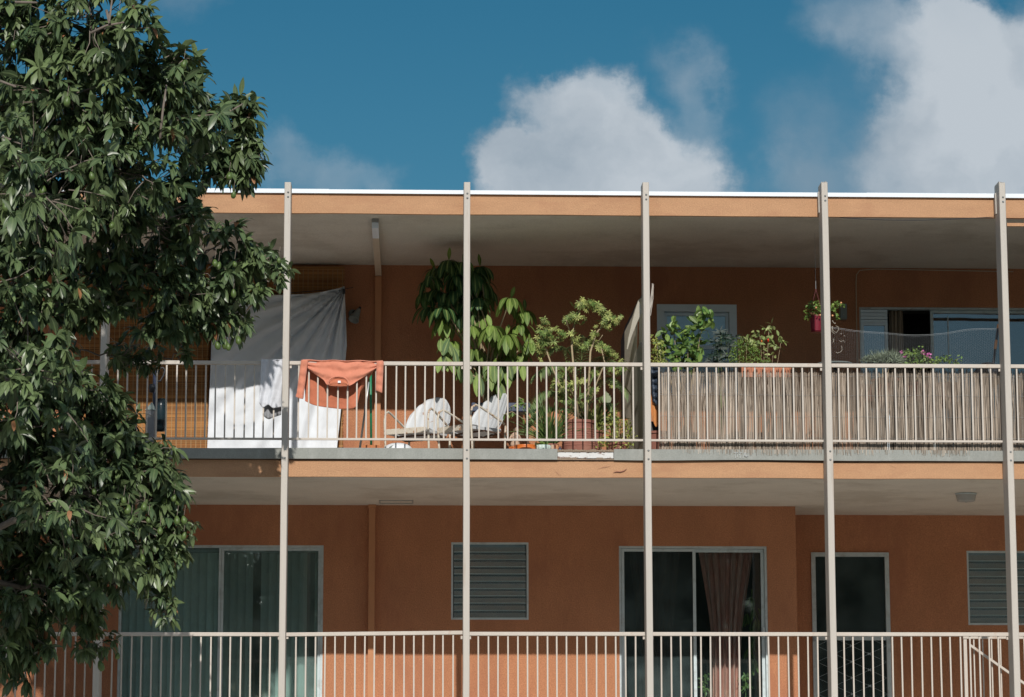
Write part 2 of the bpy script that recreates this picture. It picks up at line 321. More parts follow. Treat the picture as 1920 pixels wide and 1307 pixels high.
M['varieg'] = mat('variegated_leaf', (0.08, 0.15, 0.035), 0.45, 0.3, 14, rndvar=0.45, col2=(0.40, 0.42, 0.14), trans=0.2)
M['palm'] = mat('palm_leaf', (0.09, 0.15, 0.05), 0.5, 0.15, 9, rndvar=0.3, col2=(0.22, 0.28, 0.11), trans=0.2)
M['grass'] = mat('strappy_leaf', (0.07, 0.14, 0.035), 0.5, 0.15, 9, rndvar=0.3, col2=(0.17, 0.24, 0.07), trans=0.2)
M['lime'] = mat('lime_leaf', (0.20, 0.27, 0.05), 0.5, 0.2, 9, rndvar=0.3, col2=(0.40, 0.40, 0.10), trans=0.2)
M['citrus'] = mat('citrus_leaf', (0.055, 0.14, 0.035), 0.4, 0.15, 9, rndvar=0.4, col2=(0.20, 0.30, 0.07), mid=(0.25, 0.34, 0.12), trans=0.22)
M['darkleaf'] = mat('dark_narrow_leaf', (0.012, 0.032, 0.020), 0.5, 0.15, 9, rndvar=0.3, trans=0.1)
M['fine'] = mat('fine_green_leaf', (0.08, 0.17, 0.03), 0.5, 0.15, 9, rndvar=0.4, col2=(0.20, 0.28, 0.06), trans=0.2)
M['pepper'] = mat('pepper_leaf', (0.17, 0.25, 0.07), 0.5, 0.15, 9, rndvar=0.3, col2=(0.33, 0.38, 0.14), mid=(0.4, 0.45, 0.2), trans=0.22)
M['red'] = mat('red_fruit', (0.60, 0.045, 0.02), 0.35, 0.05)
M['sage'] = mat('grey_green_leaf', (0.13, 0.17, 0.115), 0.7, 0.15, 9, rndvar=0.35, col2=(0.22, 0.26, 0.17))
M['pink'] = mat('pink_petal', (0.62, 0.16, 0.42), 0.6, 0.1)
M['peach'] = mat('peach_petal', (0.72, 0.36, 0.17), 0.6, 0.1)
M['bluepot'] = mat('dark_blue_box', (0.03, 0.045, 0.09), 0.4, 0.4, 20)
M['reed'] = mat('dry_reed', (0.15, 0.115, 0.085), 0.85, 0.15, 20, rndvar=0.5, col2=(0.44, 0.37, 0.30), stretch=(1, 1, 0.1))
M['wire'] = mat('galvanised_wire', (0.28, 0.30, 0.31), 0.4, 0.1, metal=0.5)
M['blind'] = mat('bamboo_slat', (0.27, 0.115, 0.035), 0.8, 0.15, 8, rndvar=0.3, col2=(0.42, 0.20, 0.06), stretch=(0.3, 1, 1), trans=0.0)
M['cord'] = mat('blind_cord', (0.40, 0.27, 0.14), 0.9, 0.1)
M['vblind'] = mat('vertical_blind_vinyl', (0.78, 0.88, 0.83), 0.7, 0.05, 4, rndvar=0.10)
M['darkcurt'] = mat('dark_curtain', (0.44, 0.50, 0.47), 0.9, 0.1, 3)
M['curt'] = mat('brick_red_lace_curtain', (0.85, 0.45, 0.36), 0.9, 0.35, 40, trans=0.2, stain=(0.85, 0.66, 0.58), stain_amt=0.9, sscale=5, stretch=(1, 1, 0.12))
M['taupe'] = mat('taupe_curtain', (0.34, 0.27, 0.20), 0.9, 0.1, 5)
M['canvas'] = mat('beige_canvas', (0.50, 0.455, 0.37), 0.85, 0.08, 8, 0.2, 80)
M['canvas2'] = mat('pale_canvas', (0.36, 0.335, 0.275), 0.85, 0.08, 8, 0.2, 80)
M['boardgrey'] = mat('grey_board_skin', (0.25, 0.235, 0.195), 0.6, 0.12, 4)
M['jacket'] = mat('dark_quilted_nylon', (0.03, 0.045, 0.07), 0.5, 0.2, 20, 0.8, 25)
M['orangecloth'] = mat('rust_cloth', (0.55, 0.22, 0.07), 0.9, 0.1)
M['matroll'] = mat('cedar_slats', (0.40, 0.14, 0.05), 0.8, 0.25, 30, stretch=(1, 1, 0.1))
M['lampgrey'] = mat('grey_green_enamel', (0.22, 0.26, 0.255), 0.45, 0.08)
M['peel'] = mat('peeling_white_paint', (0.60, 0.60, 0.59), 0.7, 0.06, 9, stain=(0.20, 0.12, 0.09), stain_amt=1.0, sscale=12, sth=(0.54, 0.58), stretch=(0.7, 1, 1.6))
M['rotten'] = mat('rotten_wood', (0.25, 0.19, 0.14), 0.95, 0.3, 20, 0.8, 40, stretch=(0.2, 1, 1))
M['opal'] = mat('grey_opal_lamp', (0.36, 0.36, 0.34), 0.5, 0.05)
M['asphalt'] = mat('asphalt', (0.055, 0.055, 0.056), 0.9, 0.2, 12, 0.3, 60)
M['concrete'] = mat('concrete', (0.46, 0.44, 0.40), 0.9, 0.12, 4, 0.2, 40)
M['soilground'] = mat('dry_grass_ground', (0.24, 0.22, 0.13), 0.95, 0.25, 3, 0.4, 20)
M['linepaint'] = mat('road_paint', (0.55, 0.42, 0.08), 0.8, 0.1)
M['treeline'] = mat('far_foliage', (0.05, 0.075, 0.035), 0.8, 0.3, 1.5)
# ------------------------------------------------------------------ setting
def sheet(name, x0, x1, y0, y1, z, m):
    return tag(MB().add([(x0, y0, z), (x1, y0, z), (x1, y1, z), (x0, y1, z)], [(0, 1, 2, 3)]).build(name, m), kind='structure')
sheet('ground', -1500, 1500, -1500, 1500, 0.0, M['soilground'])
sheet('road', -400, 400, -24, -12, 0.006, M['asphalt'])
tag(MB().box(-400, -12, 0, 400, -9.5, 0.13).build('pavement', M['concrete']), kind='structure')
tag(MB().box(-400, -30.5, 0, 400, -24, 0.13).build('pavement', M['concrete']), kind='structure')
sheet('driveway', -9, 14, -9.5, 2.8, 0.010, M['concrete'])
tag(MB().add([(-400, -18.15, .011), (400, -18.15, .011), (400, -18.0, .011), (-400, -18.0, .011)], [(0, 1, 2, 3)]).build('road_marking', M['linepaint']), kind='structure')
# ------------------------------------------------------------------ the building
Z2, ZS2, ZB0, ZB1 = 5.17, 4.902, 5.084, 5.199        # upper floor, its soffit, deck edge bottom and top
ZSR, ZF1, ZR = 7.737, 7.940, 7.990                   # roof soffit, fascia top, flashing top
Z1, ZS1 = 2.335, 2.067
YW, YR = 2.9, 3.875
XL, XR = -8.0, 12.5
XC = at(1493, 1060, YW).x                            # corner of the recess
bld = thing('apartment_building', (2, 0, 0), 'orange stucco apartment block with two open balcony floors and cream posts', 'building')
def bpart(mb, name, m, **k): return mb.build(name, m, bld, **k)
def wall(name, x0, x1, z0, z1, Y, holes, th=0.16, m=None):
    """one wall sheet with thickness and real openings"""
    xs = sorted({x0, x1, *[h[0] for h in holes], *[h[1] for h in holes]}); zs = sorted({z0, z1, *[h[2] for h in holes], *[h[3] for h in holes]})
    mb = MB(); inh = lambda a, b: any(h[0] - 1e-6 <= a <= h[1] + 1e-6 and h[2] - 1e-6 <= b <= h[3] + 1e-6 for h in holes)
    for i in range(len(xs) - 1):
        for j in range(len(zs) - 1):
            a, b, c, d = xs[i], xs[i + 1], zs[j], zs[j + 1]
            if inh((a + b) / 2, (c + d) / 2): continue
            mb.add([(a, Y, c), (b, Y, c), (b, Y, d), (a, Y, d)], [(0, 1, 2, 3)], 0.5)
            mb.add([(a, Y + th, c), (b, Y + th, c), (b, Y + th, d), (a, Y + th, d)], [(3, 2, 1, 0)], 0.5)
    for (a, b, c, d) in holes:
        mb.add([(a, Y, c), (a, Y + th, c), (a, Y + th, d), (a, Y, d)], [(0, 1, 2, 3)], 0.5); mb.add([(b, Y, c), (b, Y + th, c), (b, Y + th, d), (b, Y, d)], [(3, 2, 1, 0)], 0.5)
        mb.add([(a, Y, d), (a, Y + th, d), (b, Y + th, d), (b, Y, d)], [(0, 1, 2, 3)], 0.5); mb.add([(a, Y, c), (a, Y + th, c), (b, Y + th, c), (b, Y, c)], [(3, 2, 1, 0)], 0.5)
    return bpart(mb, name, m or M['stucco'])
def rect(px0, px1, py0, py1, Y, zmin=None):
    """opening on a wall, from where its edges stand"""
    my = (py0 + py1) / 2 if zmin is None else py0 + 90
    a = at(px0, my, Y).x; b = at(px1, my, Y).x; t = at((px0 + px1) / 2, py0, Y).z
    return (a, b, at((px0 + px1) / 2, py1, Y).z if zmin is None else zmin, t)
UA = rect(1241, 1373, 580, 730, YW)                  # upper sash window
UB = rect(1613, 1990, 576, 0, YW, Z2 + 0.01)         # upper sliding door
LD = rect(223, 606, 1022, 0, YW, Z1 + 0.01)
LJ = rect(846, 991, 1017, 1162, YW)
LM = rect(1161, 1439, 1024, 0, YW, Z1 + 0.01)
LS = rect(1522, 1668, 1036, 0, YR, Z1 + 0.01)
LR = rect(1814, 1960, 1033, 1172, YR)
wall('upper_wall', XL, XR, Z2, ZSR, YW, [UA, UB])
wall('lower_wall', XL, XC, Z1, ZS2, YW, [LD, LJ, LM])
wall('recessed_wall', XC, XR, Z1, ZS2, YR, [LS, LR])
bpart(MB().box(XC - 0.16, YW + 0.165, Z1, XC, YR, ZS2), 'return_wall', M['stucco'])
bpart(MB().box(XL, 3.6, 0, XR, 3.8, ZS1 - .005), 'ground_floor_wall', M['stucco'])
bpart(MB().box(XL - 0.2, 2.9, 0, XL, 11.89, ZSR), 'end_wall', M['stucco'])
bpart(MB().box(XR, 2.9, 0, XR + 0.2, 11.89, ZSR), 'end_wall', M['stucco'])
bpart(MB().box(XL - .2, 11.9, 0, XR + .2, 12.1, ZSR), 'rear_wall', M['stucco'])
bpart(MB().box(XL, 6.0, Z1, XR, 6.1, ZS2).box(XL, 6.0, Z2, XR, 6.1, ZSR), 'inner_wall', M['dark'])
# slabs with soffits
bpart(MB().box(XL, 0.045, ZSR, XR, 12.2, ZF1 - 0.01), 'roof', M['soffit'])
bpart(MB().box(XL - .2, 0.045, ZF1 - 0.005, XR + .2, 12.2, ZR - 0.012), 'roof_surface', M['roof'])
bpart(MB().box(XL, 0.045, ZS2, XR, 12.0, Z2 - 0.03), 'upper_slab', M['soffit'])
bpart(MB().box(XL, 0.05, Z2 - 0.026, 3.83, 11.8, Z2), 'upper_floor', M['floor'])
bpart(MB().box(3.831, 0.05, Z2 - 0.026, XR, 11.8, Z2), 'upper_floor', mat('bounce_cut_dark_floor', (0.10, 0.095, 0.085), 0.9, 0.15, 3))  # dark finish made up to cut floor bounce onto the soffit
bpart(MB().box(XL, 0.045, ZS1, XR, 12.0, Z1 - 0.03), 'lower_slab', M['soffit'])
bpart(MB().box(XL, 0.05, Z1 - 0.026, XR, 11.8, Z1), 'lower_floor', M['floor'])
def wavy_board(x0, x1, y0, y1, z0, z1, n=60, amp=0.006, seed=0.0, sag=0.0):
    mb = MB(); vs = []; 
    for i in range(n + 1):
        x = x0 + (x1 - x0) * i / n; d = noise.noise(Vector((x * 0.9, seed, 0))) * amp; e = noise.noise(Vector((x * 0.6, seed + 5, 0))) * amp
        f = noise.noise(Vector((x * 1.3, seed + 9, 0))) * amp
        vs += [(x, y0 + f, z0 + d), (x, y1, z0 + d), (x, y1, z1 + e), (x, y0 + f * 0.4, z1 + e)]
    fs = []
    for i in range(n):
        a = i * 4; b = a + 4
        for k in range(4): fs.append((a + k, b + k, b + (k + 1) % 4, a + (k + 1) % 4))
    fs += [(3, 2, 1, 0), (n * 4, n * 4 + 1, n * 4 + 2, n * 4 + 3)]
    return mb.add(vs, fs, 0.5)
bpart(wavy_board(XL - .2, XR + .2, 0, 0.042, ZSR - 0.004, ZF1 - 0.004, seed=1), 'roof_fascia', M['fascia'])
bpart(MB().box(XL - .2, -0.012, ZF1 - 0.002, XR + .2, 0.042, ZF1 + 0.006), 'drip_edge', M['fascia'])
fl = MB(); xx = XL - .25
for i in range(8):
    fl.box(xx, -0.030 - 0.003 * (i % 2), ZF1 + 0.008, xx + 2.9, 0.25, ZR + 0.002 * (i % 3)); xx += 2.897
bpart(fl, 'roof_flashing', M['flash'])
bpart(wavy_board(XL - .2, XR + .2, 0, 0.042, ZS2 - 0.004, ZB0 - 0.012, amp=0.009, seed=3), 'balcony_fascia', M['fascia'])
PX0, PX1 = at(1045, 850, -0.03).x, at(1151, 850, -0.03).x
bpart(MB().box(XL - .2, -0.005, ZB0 - 0.011, XR + .2, 0.042, ZB0 - 0.001), 'fascia_gap', M['brown'])
bpart(wavy_board(XL - .2, PX0, -0.040, 0.042, ZB0, ZB1 - 0.001, amp=0.007, seed=7, n=40), 'deck_edge', M['beam'])
bpart(wavy_board(PX1, XR + .2, -0.040, 0.042, ZB0, ZB1 - 0.001, amp=0.009, seed=8, n=40), 'deck_edge', M['beam'])
pk = MB().box(PX0 + .004, -0.020, ZB0 + 0.018, PX1 - .004, 0.04, ZB1 - 0.036)
bpart(pk, 'patched_edge', M['peel'])
rw = MB(); rw2 = MB()
for i in range(26):
    a = PX0 + (PX1 - PX0) * i / 26; b = PX0 + (PX1 - PX0) * (i + 1) / 26 - 0.001
    t = ZB1 - 0.006 + random.uniform(-.006, .004)
    rw.box(a, -0.034 + random.uniform(0, .008), ZB1 - 0.030 + random.uniform(-.003, .003), b, 0.03, t)
    rw2.box(a, -0.030 + random.uniform(0, .006), ZB0 - 0.002, b, 0.03, ZB0 + 0.010 + random.uniform(0, .008) + (0.012 if 3 < i < 8 or 17 < i < 21 else 0))
bpart(rw, 'rotten_trim', M['rotten']); bpart(rw2, 'rotten_trim', M['rotten'])
# cracks and scuffs on the fascia and deck edge, as thin raised flakes
for pts, wd in (([(1150, 886), (1156, 884.5), (1163, 885), (1170, 883), (1175, 879)], 0.010), ([(1120, 879), (1132, 876), (1145, 874)], 0.004), ([(1040, 882), (1046, 888), (1052, 892)], 0.003),
                ([(1380, 869), (1386, 870)], 0.003), ([(1668, 872), (1680, 877)], 0.003)):
    P = [at(a, b, -0.012) for a, b in pts]
    bpart(MB().tube(P, [wd * 0.2] + [wd * 0.5] * (len(P) - 2) + [wd * 0.2], 5), 'paint_crack', M['terra'])
sc = MB()
for (a, b, c, d) in [(1375, 848, 1384, 849), (1379, 848, 1379, 859), (1381, 850, 1382, 857), (1385, 848, 1392, 849), (1388, 848, 1388, 859), (1386, 852, 1387, 858), (1393, 859, 1397, 848), (1397, 848, 1401, 858), (1394, 854, 1403, 855), (1396, 849, 1399, 857)]:
    sc.tube([at(a, b, -0.046), at((a + c) / 2 + random.uniform(-1, 1), (b + d) / 2, -0.047), at(c, d, -0.046)], 0.0038, 4)
bpart(sc, 'paint_scuff', M['greyscuff'])
for z0, z1, y0, m_, nm in ((ZS1 - .004, Z1 - 0.131, 0, 'fascia', 'lower_fascia'), (Z1 - 0.115, Z1 + 0.025, -0.04, 'beam', 'lower_deck_edge')):
    bpart(wavy_board(XL - .2, XR + .2, y0, 0.042, z0, z1, seed=z0), nm, M[m_])
# strip of trim under the roof at the right end
bpart(MB().box(at(1888, 418, 0).x, 0.0, 7.643, XR, 0.030, 7.678), 'hanging_trim', M['fascia'])
# posts
POSTX = [-3.81, -1.891, 0.016, 1.920, 3.828, 5.747, 7.662, 9.575]
def post(x, ragged):
    mb = MB(); w_ = 0.034; zt = [7.99, 7.99, 7.996, 8.01, 8.022, 8.030, 8.040, 8.04][POSTX.index(x)] + 0.02
    n = 14; y0, y1 = -0.25, -0.015
    j = [(noise.noise(Vector((x, i * 0.7, 1))) * 0.004, noise.noise(Vector((x, i * 0.7, 4))) * 0.003) for i in range(n + 1)]
    vs = []
    for i in range(n + 1):
        z = zt * i / n; b = 0.0055
        cx = x + j[i][0]
        vs += [(cx - w_ + b, y0, z), (cx + w_ - b, y0, z), (cx + w_, y0 + b, z), (cx + w_, y1, z), (cx - w_, y1, z), (cx - w_, y0 + b, z)]
    fs = [(i * 6 + k, i * 6 + (k + 1) % 6, i * 6 + 6 + (k + 1) % 6, i * 6 + 6 + k) for i in range(n) for k in range(6)] + [tuple(range(6))[::-1]]
    if ragged:   # splintered top
        base = n * 6; k = 5; 
        for q in range(k):
            a = x - w_ + 2 * w_ * q / k; b_ = a + 2 * w_ / k - 0.002; h = random.uniform(0.004, 0.028)
            mb.hexa([(a, y0 + .004, zt), (b_, y0 + .004, zt), (b_, y1, zt), (a, y1, zt), (a + .004, y0 + .01, zt + h), (b_ - .004, y0 + .01, zt + h * .7), (b_ - .003, y1, zt + h), (a + .003, y1, zt + h * .8)])
    fs.append(tuple(n * 6 + k for k in range(6)))
    mb.add(vs, fs, 0.5)
    if ragged: mb.box(x - w_ - 0.012, -0.10, ZSR + 0.02, x - w_ + .003, -0.03, 7.985)
    o = bpart(mb, 'post', M['post'])
    for zc in (7.905, 7.855, 5.155, 5.065) if x < 7.9 else ():
        t = MB()
        ax = Matrix.Rotation(R(90), 3, 'X')
        t.lathe([(0.0001, 0.011), (0.007, 0.009), (0.010, 0.004), (0.0125, 0.0)], (x + 0.004, y0, zc), 10, ax=ax)
        t.build('bolt', M['steel'], o, smooth=True)
    return o
for k, x in enumerate(POSTX): post(x, k in (5, 6))
# soffit details: joint patch, stain marks
a, b = atz(711, 938, ZS2), atz(775, 941, ZS2)
bpart(MB().box(a.x, a.y, ZS2 - .006, b.x, a.y + .012, ZS2 + .002).box(a.x, a.y + .30, ZS2 - .006, b.x, a.y + .312, ZS2 + .002).box(a.x, a.y, ZS2 - .006, a.x + .012, a.y + .3, ZS2 + .002).box(b.x - .012, a.y, ZS2 - .006, b.x, a.y + .3, ZS2 + .002), 'soffit_patch_trim', M['lampgrey'])
# downspouts
dx0, dx1 = at(703, 600, YW).x, at(716, 600, YW).x
d0 = at(702.5, 600, YW - .07); 
lx = at(703.5, 430, 0.5).x
p0 = atz(703.5, 414, ZSR - .02); p1 = at(709.5, 512, 2.80)
ld = MB()
def slant(mb, a, b, wx, wz):
    a = Vector(a); b = Vector(b)
    mb.hexa([(a.x - wx, a.y, a.z - wz), (a.x + wx, a.y, a.z - wz), (b.x + wx, b.y, b.z - wz), (b.x - wx, b.y, b.z - wz), (a.x - wx, a.y, a.z + wz), (a.x + wx, a.y, a.z + wz), (b.x + wx, b.y, b.z + wz), (b.x - wx, b.y, b.z + wz)])
pm = p0.lerp(p1, 0.22)
o = bpart(MB().box(p0.x - .038, p0.y - .03, p0.z - .02, p0.x + .038, p0.y + .045, ZSR - .002), 'leader_outlet', M['steel'])
mb = MB(); slant(mb, (p0.x, p0.y - .01, p0.z - .05), pm - Vector((0, 0, 0.03)), .036, .032); bpart(mb, 'leader_pipe', M['flash'])
mb = MB(); slant(mb, pm - Vector((0, -.002, 0.03)), (p1.x, 2.885, p1.z), .036, .032); bpart(mb, 'leader_pipe', M['leader'])
bpart(MB().box(p1.x - .036, 2.80, Z2, p1.x + .036, 2.899, p1.z - .036), 'downspout', M['downspout'])
q0 = at(697.5, 1000, YW - .08).x
bpart(MB().box(q0 - .036, 2.81, Z1, q0 + .036, 2.899, ZS2 - .04).box(q0 - .044, 2.80, ZS2 - .038, q0 + .044, 2.899, ZS2 - .002), 'downspout', M['downspout'])
# upper shelf edge / orange hooks ------------------------------------------------ windows
def frame_box(mb, x0, x1, z0, z1, y0, y1, t, tb=None):
    tb = t if tb is None else tb
    mb.box(x0, y0, z1 - t, x1, y1, z1).box(x0, y0, z0, x1, y1, z0 + tb).box(x0, y0, z0 + tb + .0005, x0 + t, y1, z1 - t - .0005).box(x1 - t, y0, z0 + tb + .0005, x1, y1, z1 - t - .0005)
    return mb
def pane(x0, x1, z0, z1, y): return MB().box(x0, y, z0, x1, y + 0.005, z1, 0.5)
def sub(mb, name, m, par, **k): return mb.build(name, m, par, **k)
# upper sash window
x0, x1, z0, z1 = UA
wf = bpart(frame_box(MB(), x0 - .055, x1 + .055, z0 - .05, z1 + .055, YW - .025, YW + .03, .085), 'window', M['bluewhite'])
sub(frame_box(MB(), x0 + .035, x1 - .035, z0 + .04, z1 - .035, YW + .035, YW + .07, .035), 'window_frame', M['bluewhite'], wf)
zm = at(1300, 651, YW + .05).z
sub(MB().box(x0 + .07, YW + .04, zm - .022, x1 - .07, YW + .08, zm + .022), 'sash_bar', M['bluewhite'], wf)
sub(pane(x0 + .06, x1 - .06, zm, z1 - .06, YW + .052), 'pane', M['glass'], wf)
sub(pane(x0 + .06, x1 - .06, z0 + .06, zm, YW + .052), 'pane', M['glass'], wf)
M['shade'] = mat('pale_blue_roller_shade', (0.66, 0.80, 0.95), 0.8, 0.04)
sub(MB().box(x0 + .05, YW + .085, zm + .015, x1 - .05, YW + .095, z1), 'roller_shade', M['shade'], wf)
for k in range(3): sub(MB().box(x0 + .07, YW + .078, zm + .06 + k * .10, x1 - .07, YW + .084, zm + .064 + k * .10), 'shade_slat', M['bluewhite'], wf)
# upper sliding door
x0, x1, z0, z1 = UB
xa, xb, xc = at(1666, 640, YW).x, at(1748, 640, YW).x, at(1781, 640, YW).x
dd_ = bpart(frame_box(MB(), x0, x1, z0, z1, YW + .03, YW + .12, .022), 'sliding_door', M['alu'])
zt = at(1640, 604, YW).z
sub(frame_box(MB(), x0 + .024, xa, z0 + .03, zt, YW + .045, YW + .085, .032), 'side_panel', M['bluewhite'], dd_)
lv = MB()
for k in range(4): lv.box(x0 + .024, YW + .045 - .004 * (k % 2), zt + .002 + k * (z1 - .024 - zt) / 4, xa, YW + .08, zt + (k + 1) * (z1 - .024 - zt) / 4 - .004)
sub(lv, 'panel_slats', M['bluewhite'], dd_)
sub(pane(x0 + .05, xa - .02, z0 + .05, zt - .02, YW + .062), 'pane', M['glass_blue'], dd_)
sub(frame_box(MB(), xb, x1 - .024, z0 + .03, z1 - .026, YW + .075, YW + .11, .034), 'door_frame', M['alu'], dd_)
sub(pane(xb + .03, x1 - .05, z0 + .06, z1 - .055, YW + .09), 'pane', M['glass_blue'], dd_)
sub(MB().box(xc - .006, YW + .08, z0 + .06, xc + .006, YW + .105, z1 - .10), 'mullion', M['alu'], dd_)
sub(MB().box(xc + .02, YW + .30, z0 + .1, x1 - .02, YW + .31, z1 - .15), 'inner_blind', mat('blue_grey_blind', (0.10, 0.16, 0.20), 0.8, 0.05, stretch=(1, 1, 5)), dd_)
# lower left sliding door
x0, x1, z0, z1 = LD
xm = at(411, 1150, YW).x
dl = bpart(frame_box(MB(), x0, x1, z0, z1, YW + .01, YW + .12, .028), 'sliding_door', M['alu'])
sub(MB().box(xm - .014, YW + .02, z0 + .03, xm + .012, YW + .10, z1 - .03), 'mullion', M['alu'], dl)
sub(frame_box(MB(), xm + .014, x1 - .03, z0 + .03, z1 - .03, YW + .03, YW + .06, .030), 'door_frame', M['alu'], dl)
sub(pane(x0 + .03, xm - .014, z0 + .03, z1 - .03, YW + .075), 'pane', M['glass_teal'], dl)
sub(pane(xm + .03, x1 - .05, z0 + .05, z1 - .05, YW + .045), 'pane', M['glass_teal'], dl)
# lower louvre windows
def jalousie(x0, x1, z0, z1, Y, n, label=None):
    o = bpart(frame_box(MB(), x0, x1, z0, z1, Y + .0, Y + .10, .022), 'louvre_window', M['alu'])
    h = (z1 - z0 - .05) / n
    for k in range(n):
        zc = z0 + .025 + (k + .5) * h; d = h * .68
        mb = MB().hexa([(x0 + .03, Y + .03, zc - d), (x1 - .03, Y + .03, zc - d), (x1 - .03, Y + .036, zc - d + .001), (x0 + .03, Y + .036, zc - d + .001), (x0 + .03, Y + .058, zc + d), (x1 - .03, Y + .058, zc + d), (x1 - .03, Y + .064, zc + d), (x0 + .03, Y + .064, zc + d)])
        sub(mb, 'glass_slat', M['louvre'], o)
    for q in (x0 + .045, x1 - .06): sub(MB().box(q, Y + .065, z0 + .03, q + .013, Y + .085, z1 - .03), 'slat_clip', M['alu'], o)
    for k in range(n): zc = z0 + .025 + k * h; sub(MB().box(x0 + .03, Y + .020, zc - .002, x1 - .03, Y + .0285, zc + .0025), 'slat_edge', M['louvre_edge'], o)  # pale strips paint the light caught by the glass edges
    sub(MB().box(x0 + .03, Y + .14, z0, x1 - .03, Y + .145, z1), 'insect_screen', mat('dark_screen_cloth', (0.05, 0.065, 0.065), 0.9, 0.08), o)
    return o
jalousie(*LJ, YW, 10); jalousie(*LR, YR, 9)
# lower middle sliding door
x0, x1, z0, z1 = LM
xm = at(1304, 1150, YW).x
dm = bpart(frame_box(MB(), x0, x1, z0, z1, YW + .01, YW + .12, .026), 'sliding_door', M['alu'])
sub(frame_box(MB(), x0 + .03, xm + .008, z0 + .03, z1 - .03, YW + .02, YW + .055, .032), 'screen_frame', M['alu'], dm)
sub(frame_box(MB(), xm - .02, x1 - .03, z0 + .03, z1 - .03, YW + .06, YW + .10, .036), 'door_frame', M['alu'], dm)
sub(MB().box(x0 + .05, YW + .037, z0 + .05, xm - .01, YW + .039, z1 - .05), 'insect_screen', M['screen'], dm)
sub(pane(xm + .01, x1 - .05, z0 + .05, z1 - .05, YW + .078), 'pane', M['glass'], dm)
hz = at(1438, 1186, YW).z
sub(MB().box(x1 - .062, YW + .0, hz - .06, x1 - .035, YW + .058, hz + .06), 'door_handle', M['alu'], dm)
# screen door in the recess
x0, x1, z0, z1 = LS
sdr = bpart(frame_box(MB(), x0, x1, z0, z1, YR - .02, YR + .06, .05), 'screen_door', M['alu'])
zm = at(1590, 1195, YR).z
sub(MB().box(x0 + .05, YR - .012, zm - .035, x1 - .05, YR + .05, zm + .035), 'mid_rail', M['alu'], sdr)
sub(MB().box(x0 + .045, YR + .02, z0 + .05, x1 - .045, YR + .023, z1 - .045), 'insect_screen', M['screen'], sdr)
sub(MB().box(x0 + .0, YR + .10, z0, x1, YR + .15, z1), 'inner_door', mat('dark_teal_door', (0.07, 0.14, 0.14), 0.6, 0.08), sdr)
gr = MB(); cw, chh = (x1 - x0 - .1) / 2, (zm - .035 - z0 - .05) / 4
for i in range(3):
    for j in range(5):
        cx, cz = x0 + .05 + i * cw * 1.0, zm - .035 - (j + .35) * .19
        if cz < z0 + .1: continue
        for (dx, dz) in ((cw / 2, -.095), (-cw / 2, -.095)):
            ex = min(max(cx + dx, x0 + .05), x1 - .05)
            if abs(ex - cx) < .02: continue
            gr.tube([(cx, YR + .008, cz), (ex, YR + .008, cz + dz)], .0014, 4)
        for (dx, dz) in ((cw / 2, .095), (-cw / 2, .095)):
            ex = min(max(cx + dx, x0 + .05), x1 - .05)
            if abs(ex - cx) < .02 or cz + dz > zm: continue
            gr.tube([(cx, YR + .008, cz), (ex, YR + .008, cz + dz)], .0014, 4)
for i in range(5):
    for j in range(9):
        if (i + j) % 2: continue
        cx, cz = x0 + .05 + i * cw / 2, zm - .10 - j * .095
        if 0 < i < 4 and cz > z0 + .1:
            gr.box(cx - .018, YR + .004, cz - .002, cx + .018, YR + .007, cz + .002)
            gr.tube([(cx - .015, YR + .005, cz - .015), (cx + .015, YR + .005, cz + .015)], .003, 4).tube([(cx + .015, YR + .005, cz - .015), (cx - .015, YR + .005, cz + .015)], .003, 4)
sub(gr, 'diamond_grille', M['alu'], sdr)
sub(MB().box(x0 + .01, YR - .05, zm - .05, x0 + .035, YR - .02, zm + .035), 'door_handle', M['steel'], sdr)
# cables on the building
pts = [at(1563, 406.5, -0.02 + 0.1)] + [atz(1563 + t * 300, 407 + 7 * math.sin(math.pi * t) * (1 - .3 * t), ZSR - .012 - .03 * math.sin(math.pi * t)) for t in [i / 12 for i in range(1, 13)]]
tag(MB().tube(pts, 0.004, 5).build('sagging_cable', M['black']), 'thin dark cable sagging under the roof soffit near the right end', 'cable')
pts = [at(1608, 690, YW - .012), at(1606, 600, YW - .012), at(1605, 530, YW - .012), at(1606, 515, YW - .012), at(1612, 507, YW - .012), at(1640, 504.5, YW - .012), at(1900, 509.5, YW - .012)]
pts = [at(1608, 880, YW - .012)] + pts
tag(MB().tube(pts, 0.006, 5).build('wall_conduit', M['leader']), 'thin pale cable running up the upper wall left of the sliding door', 'cable')
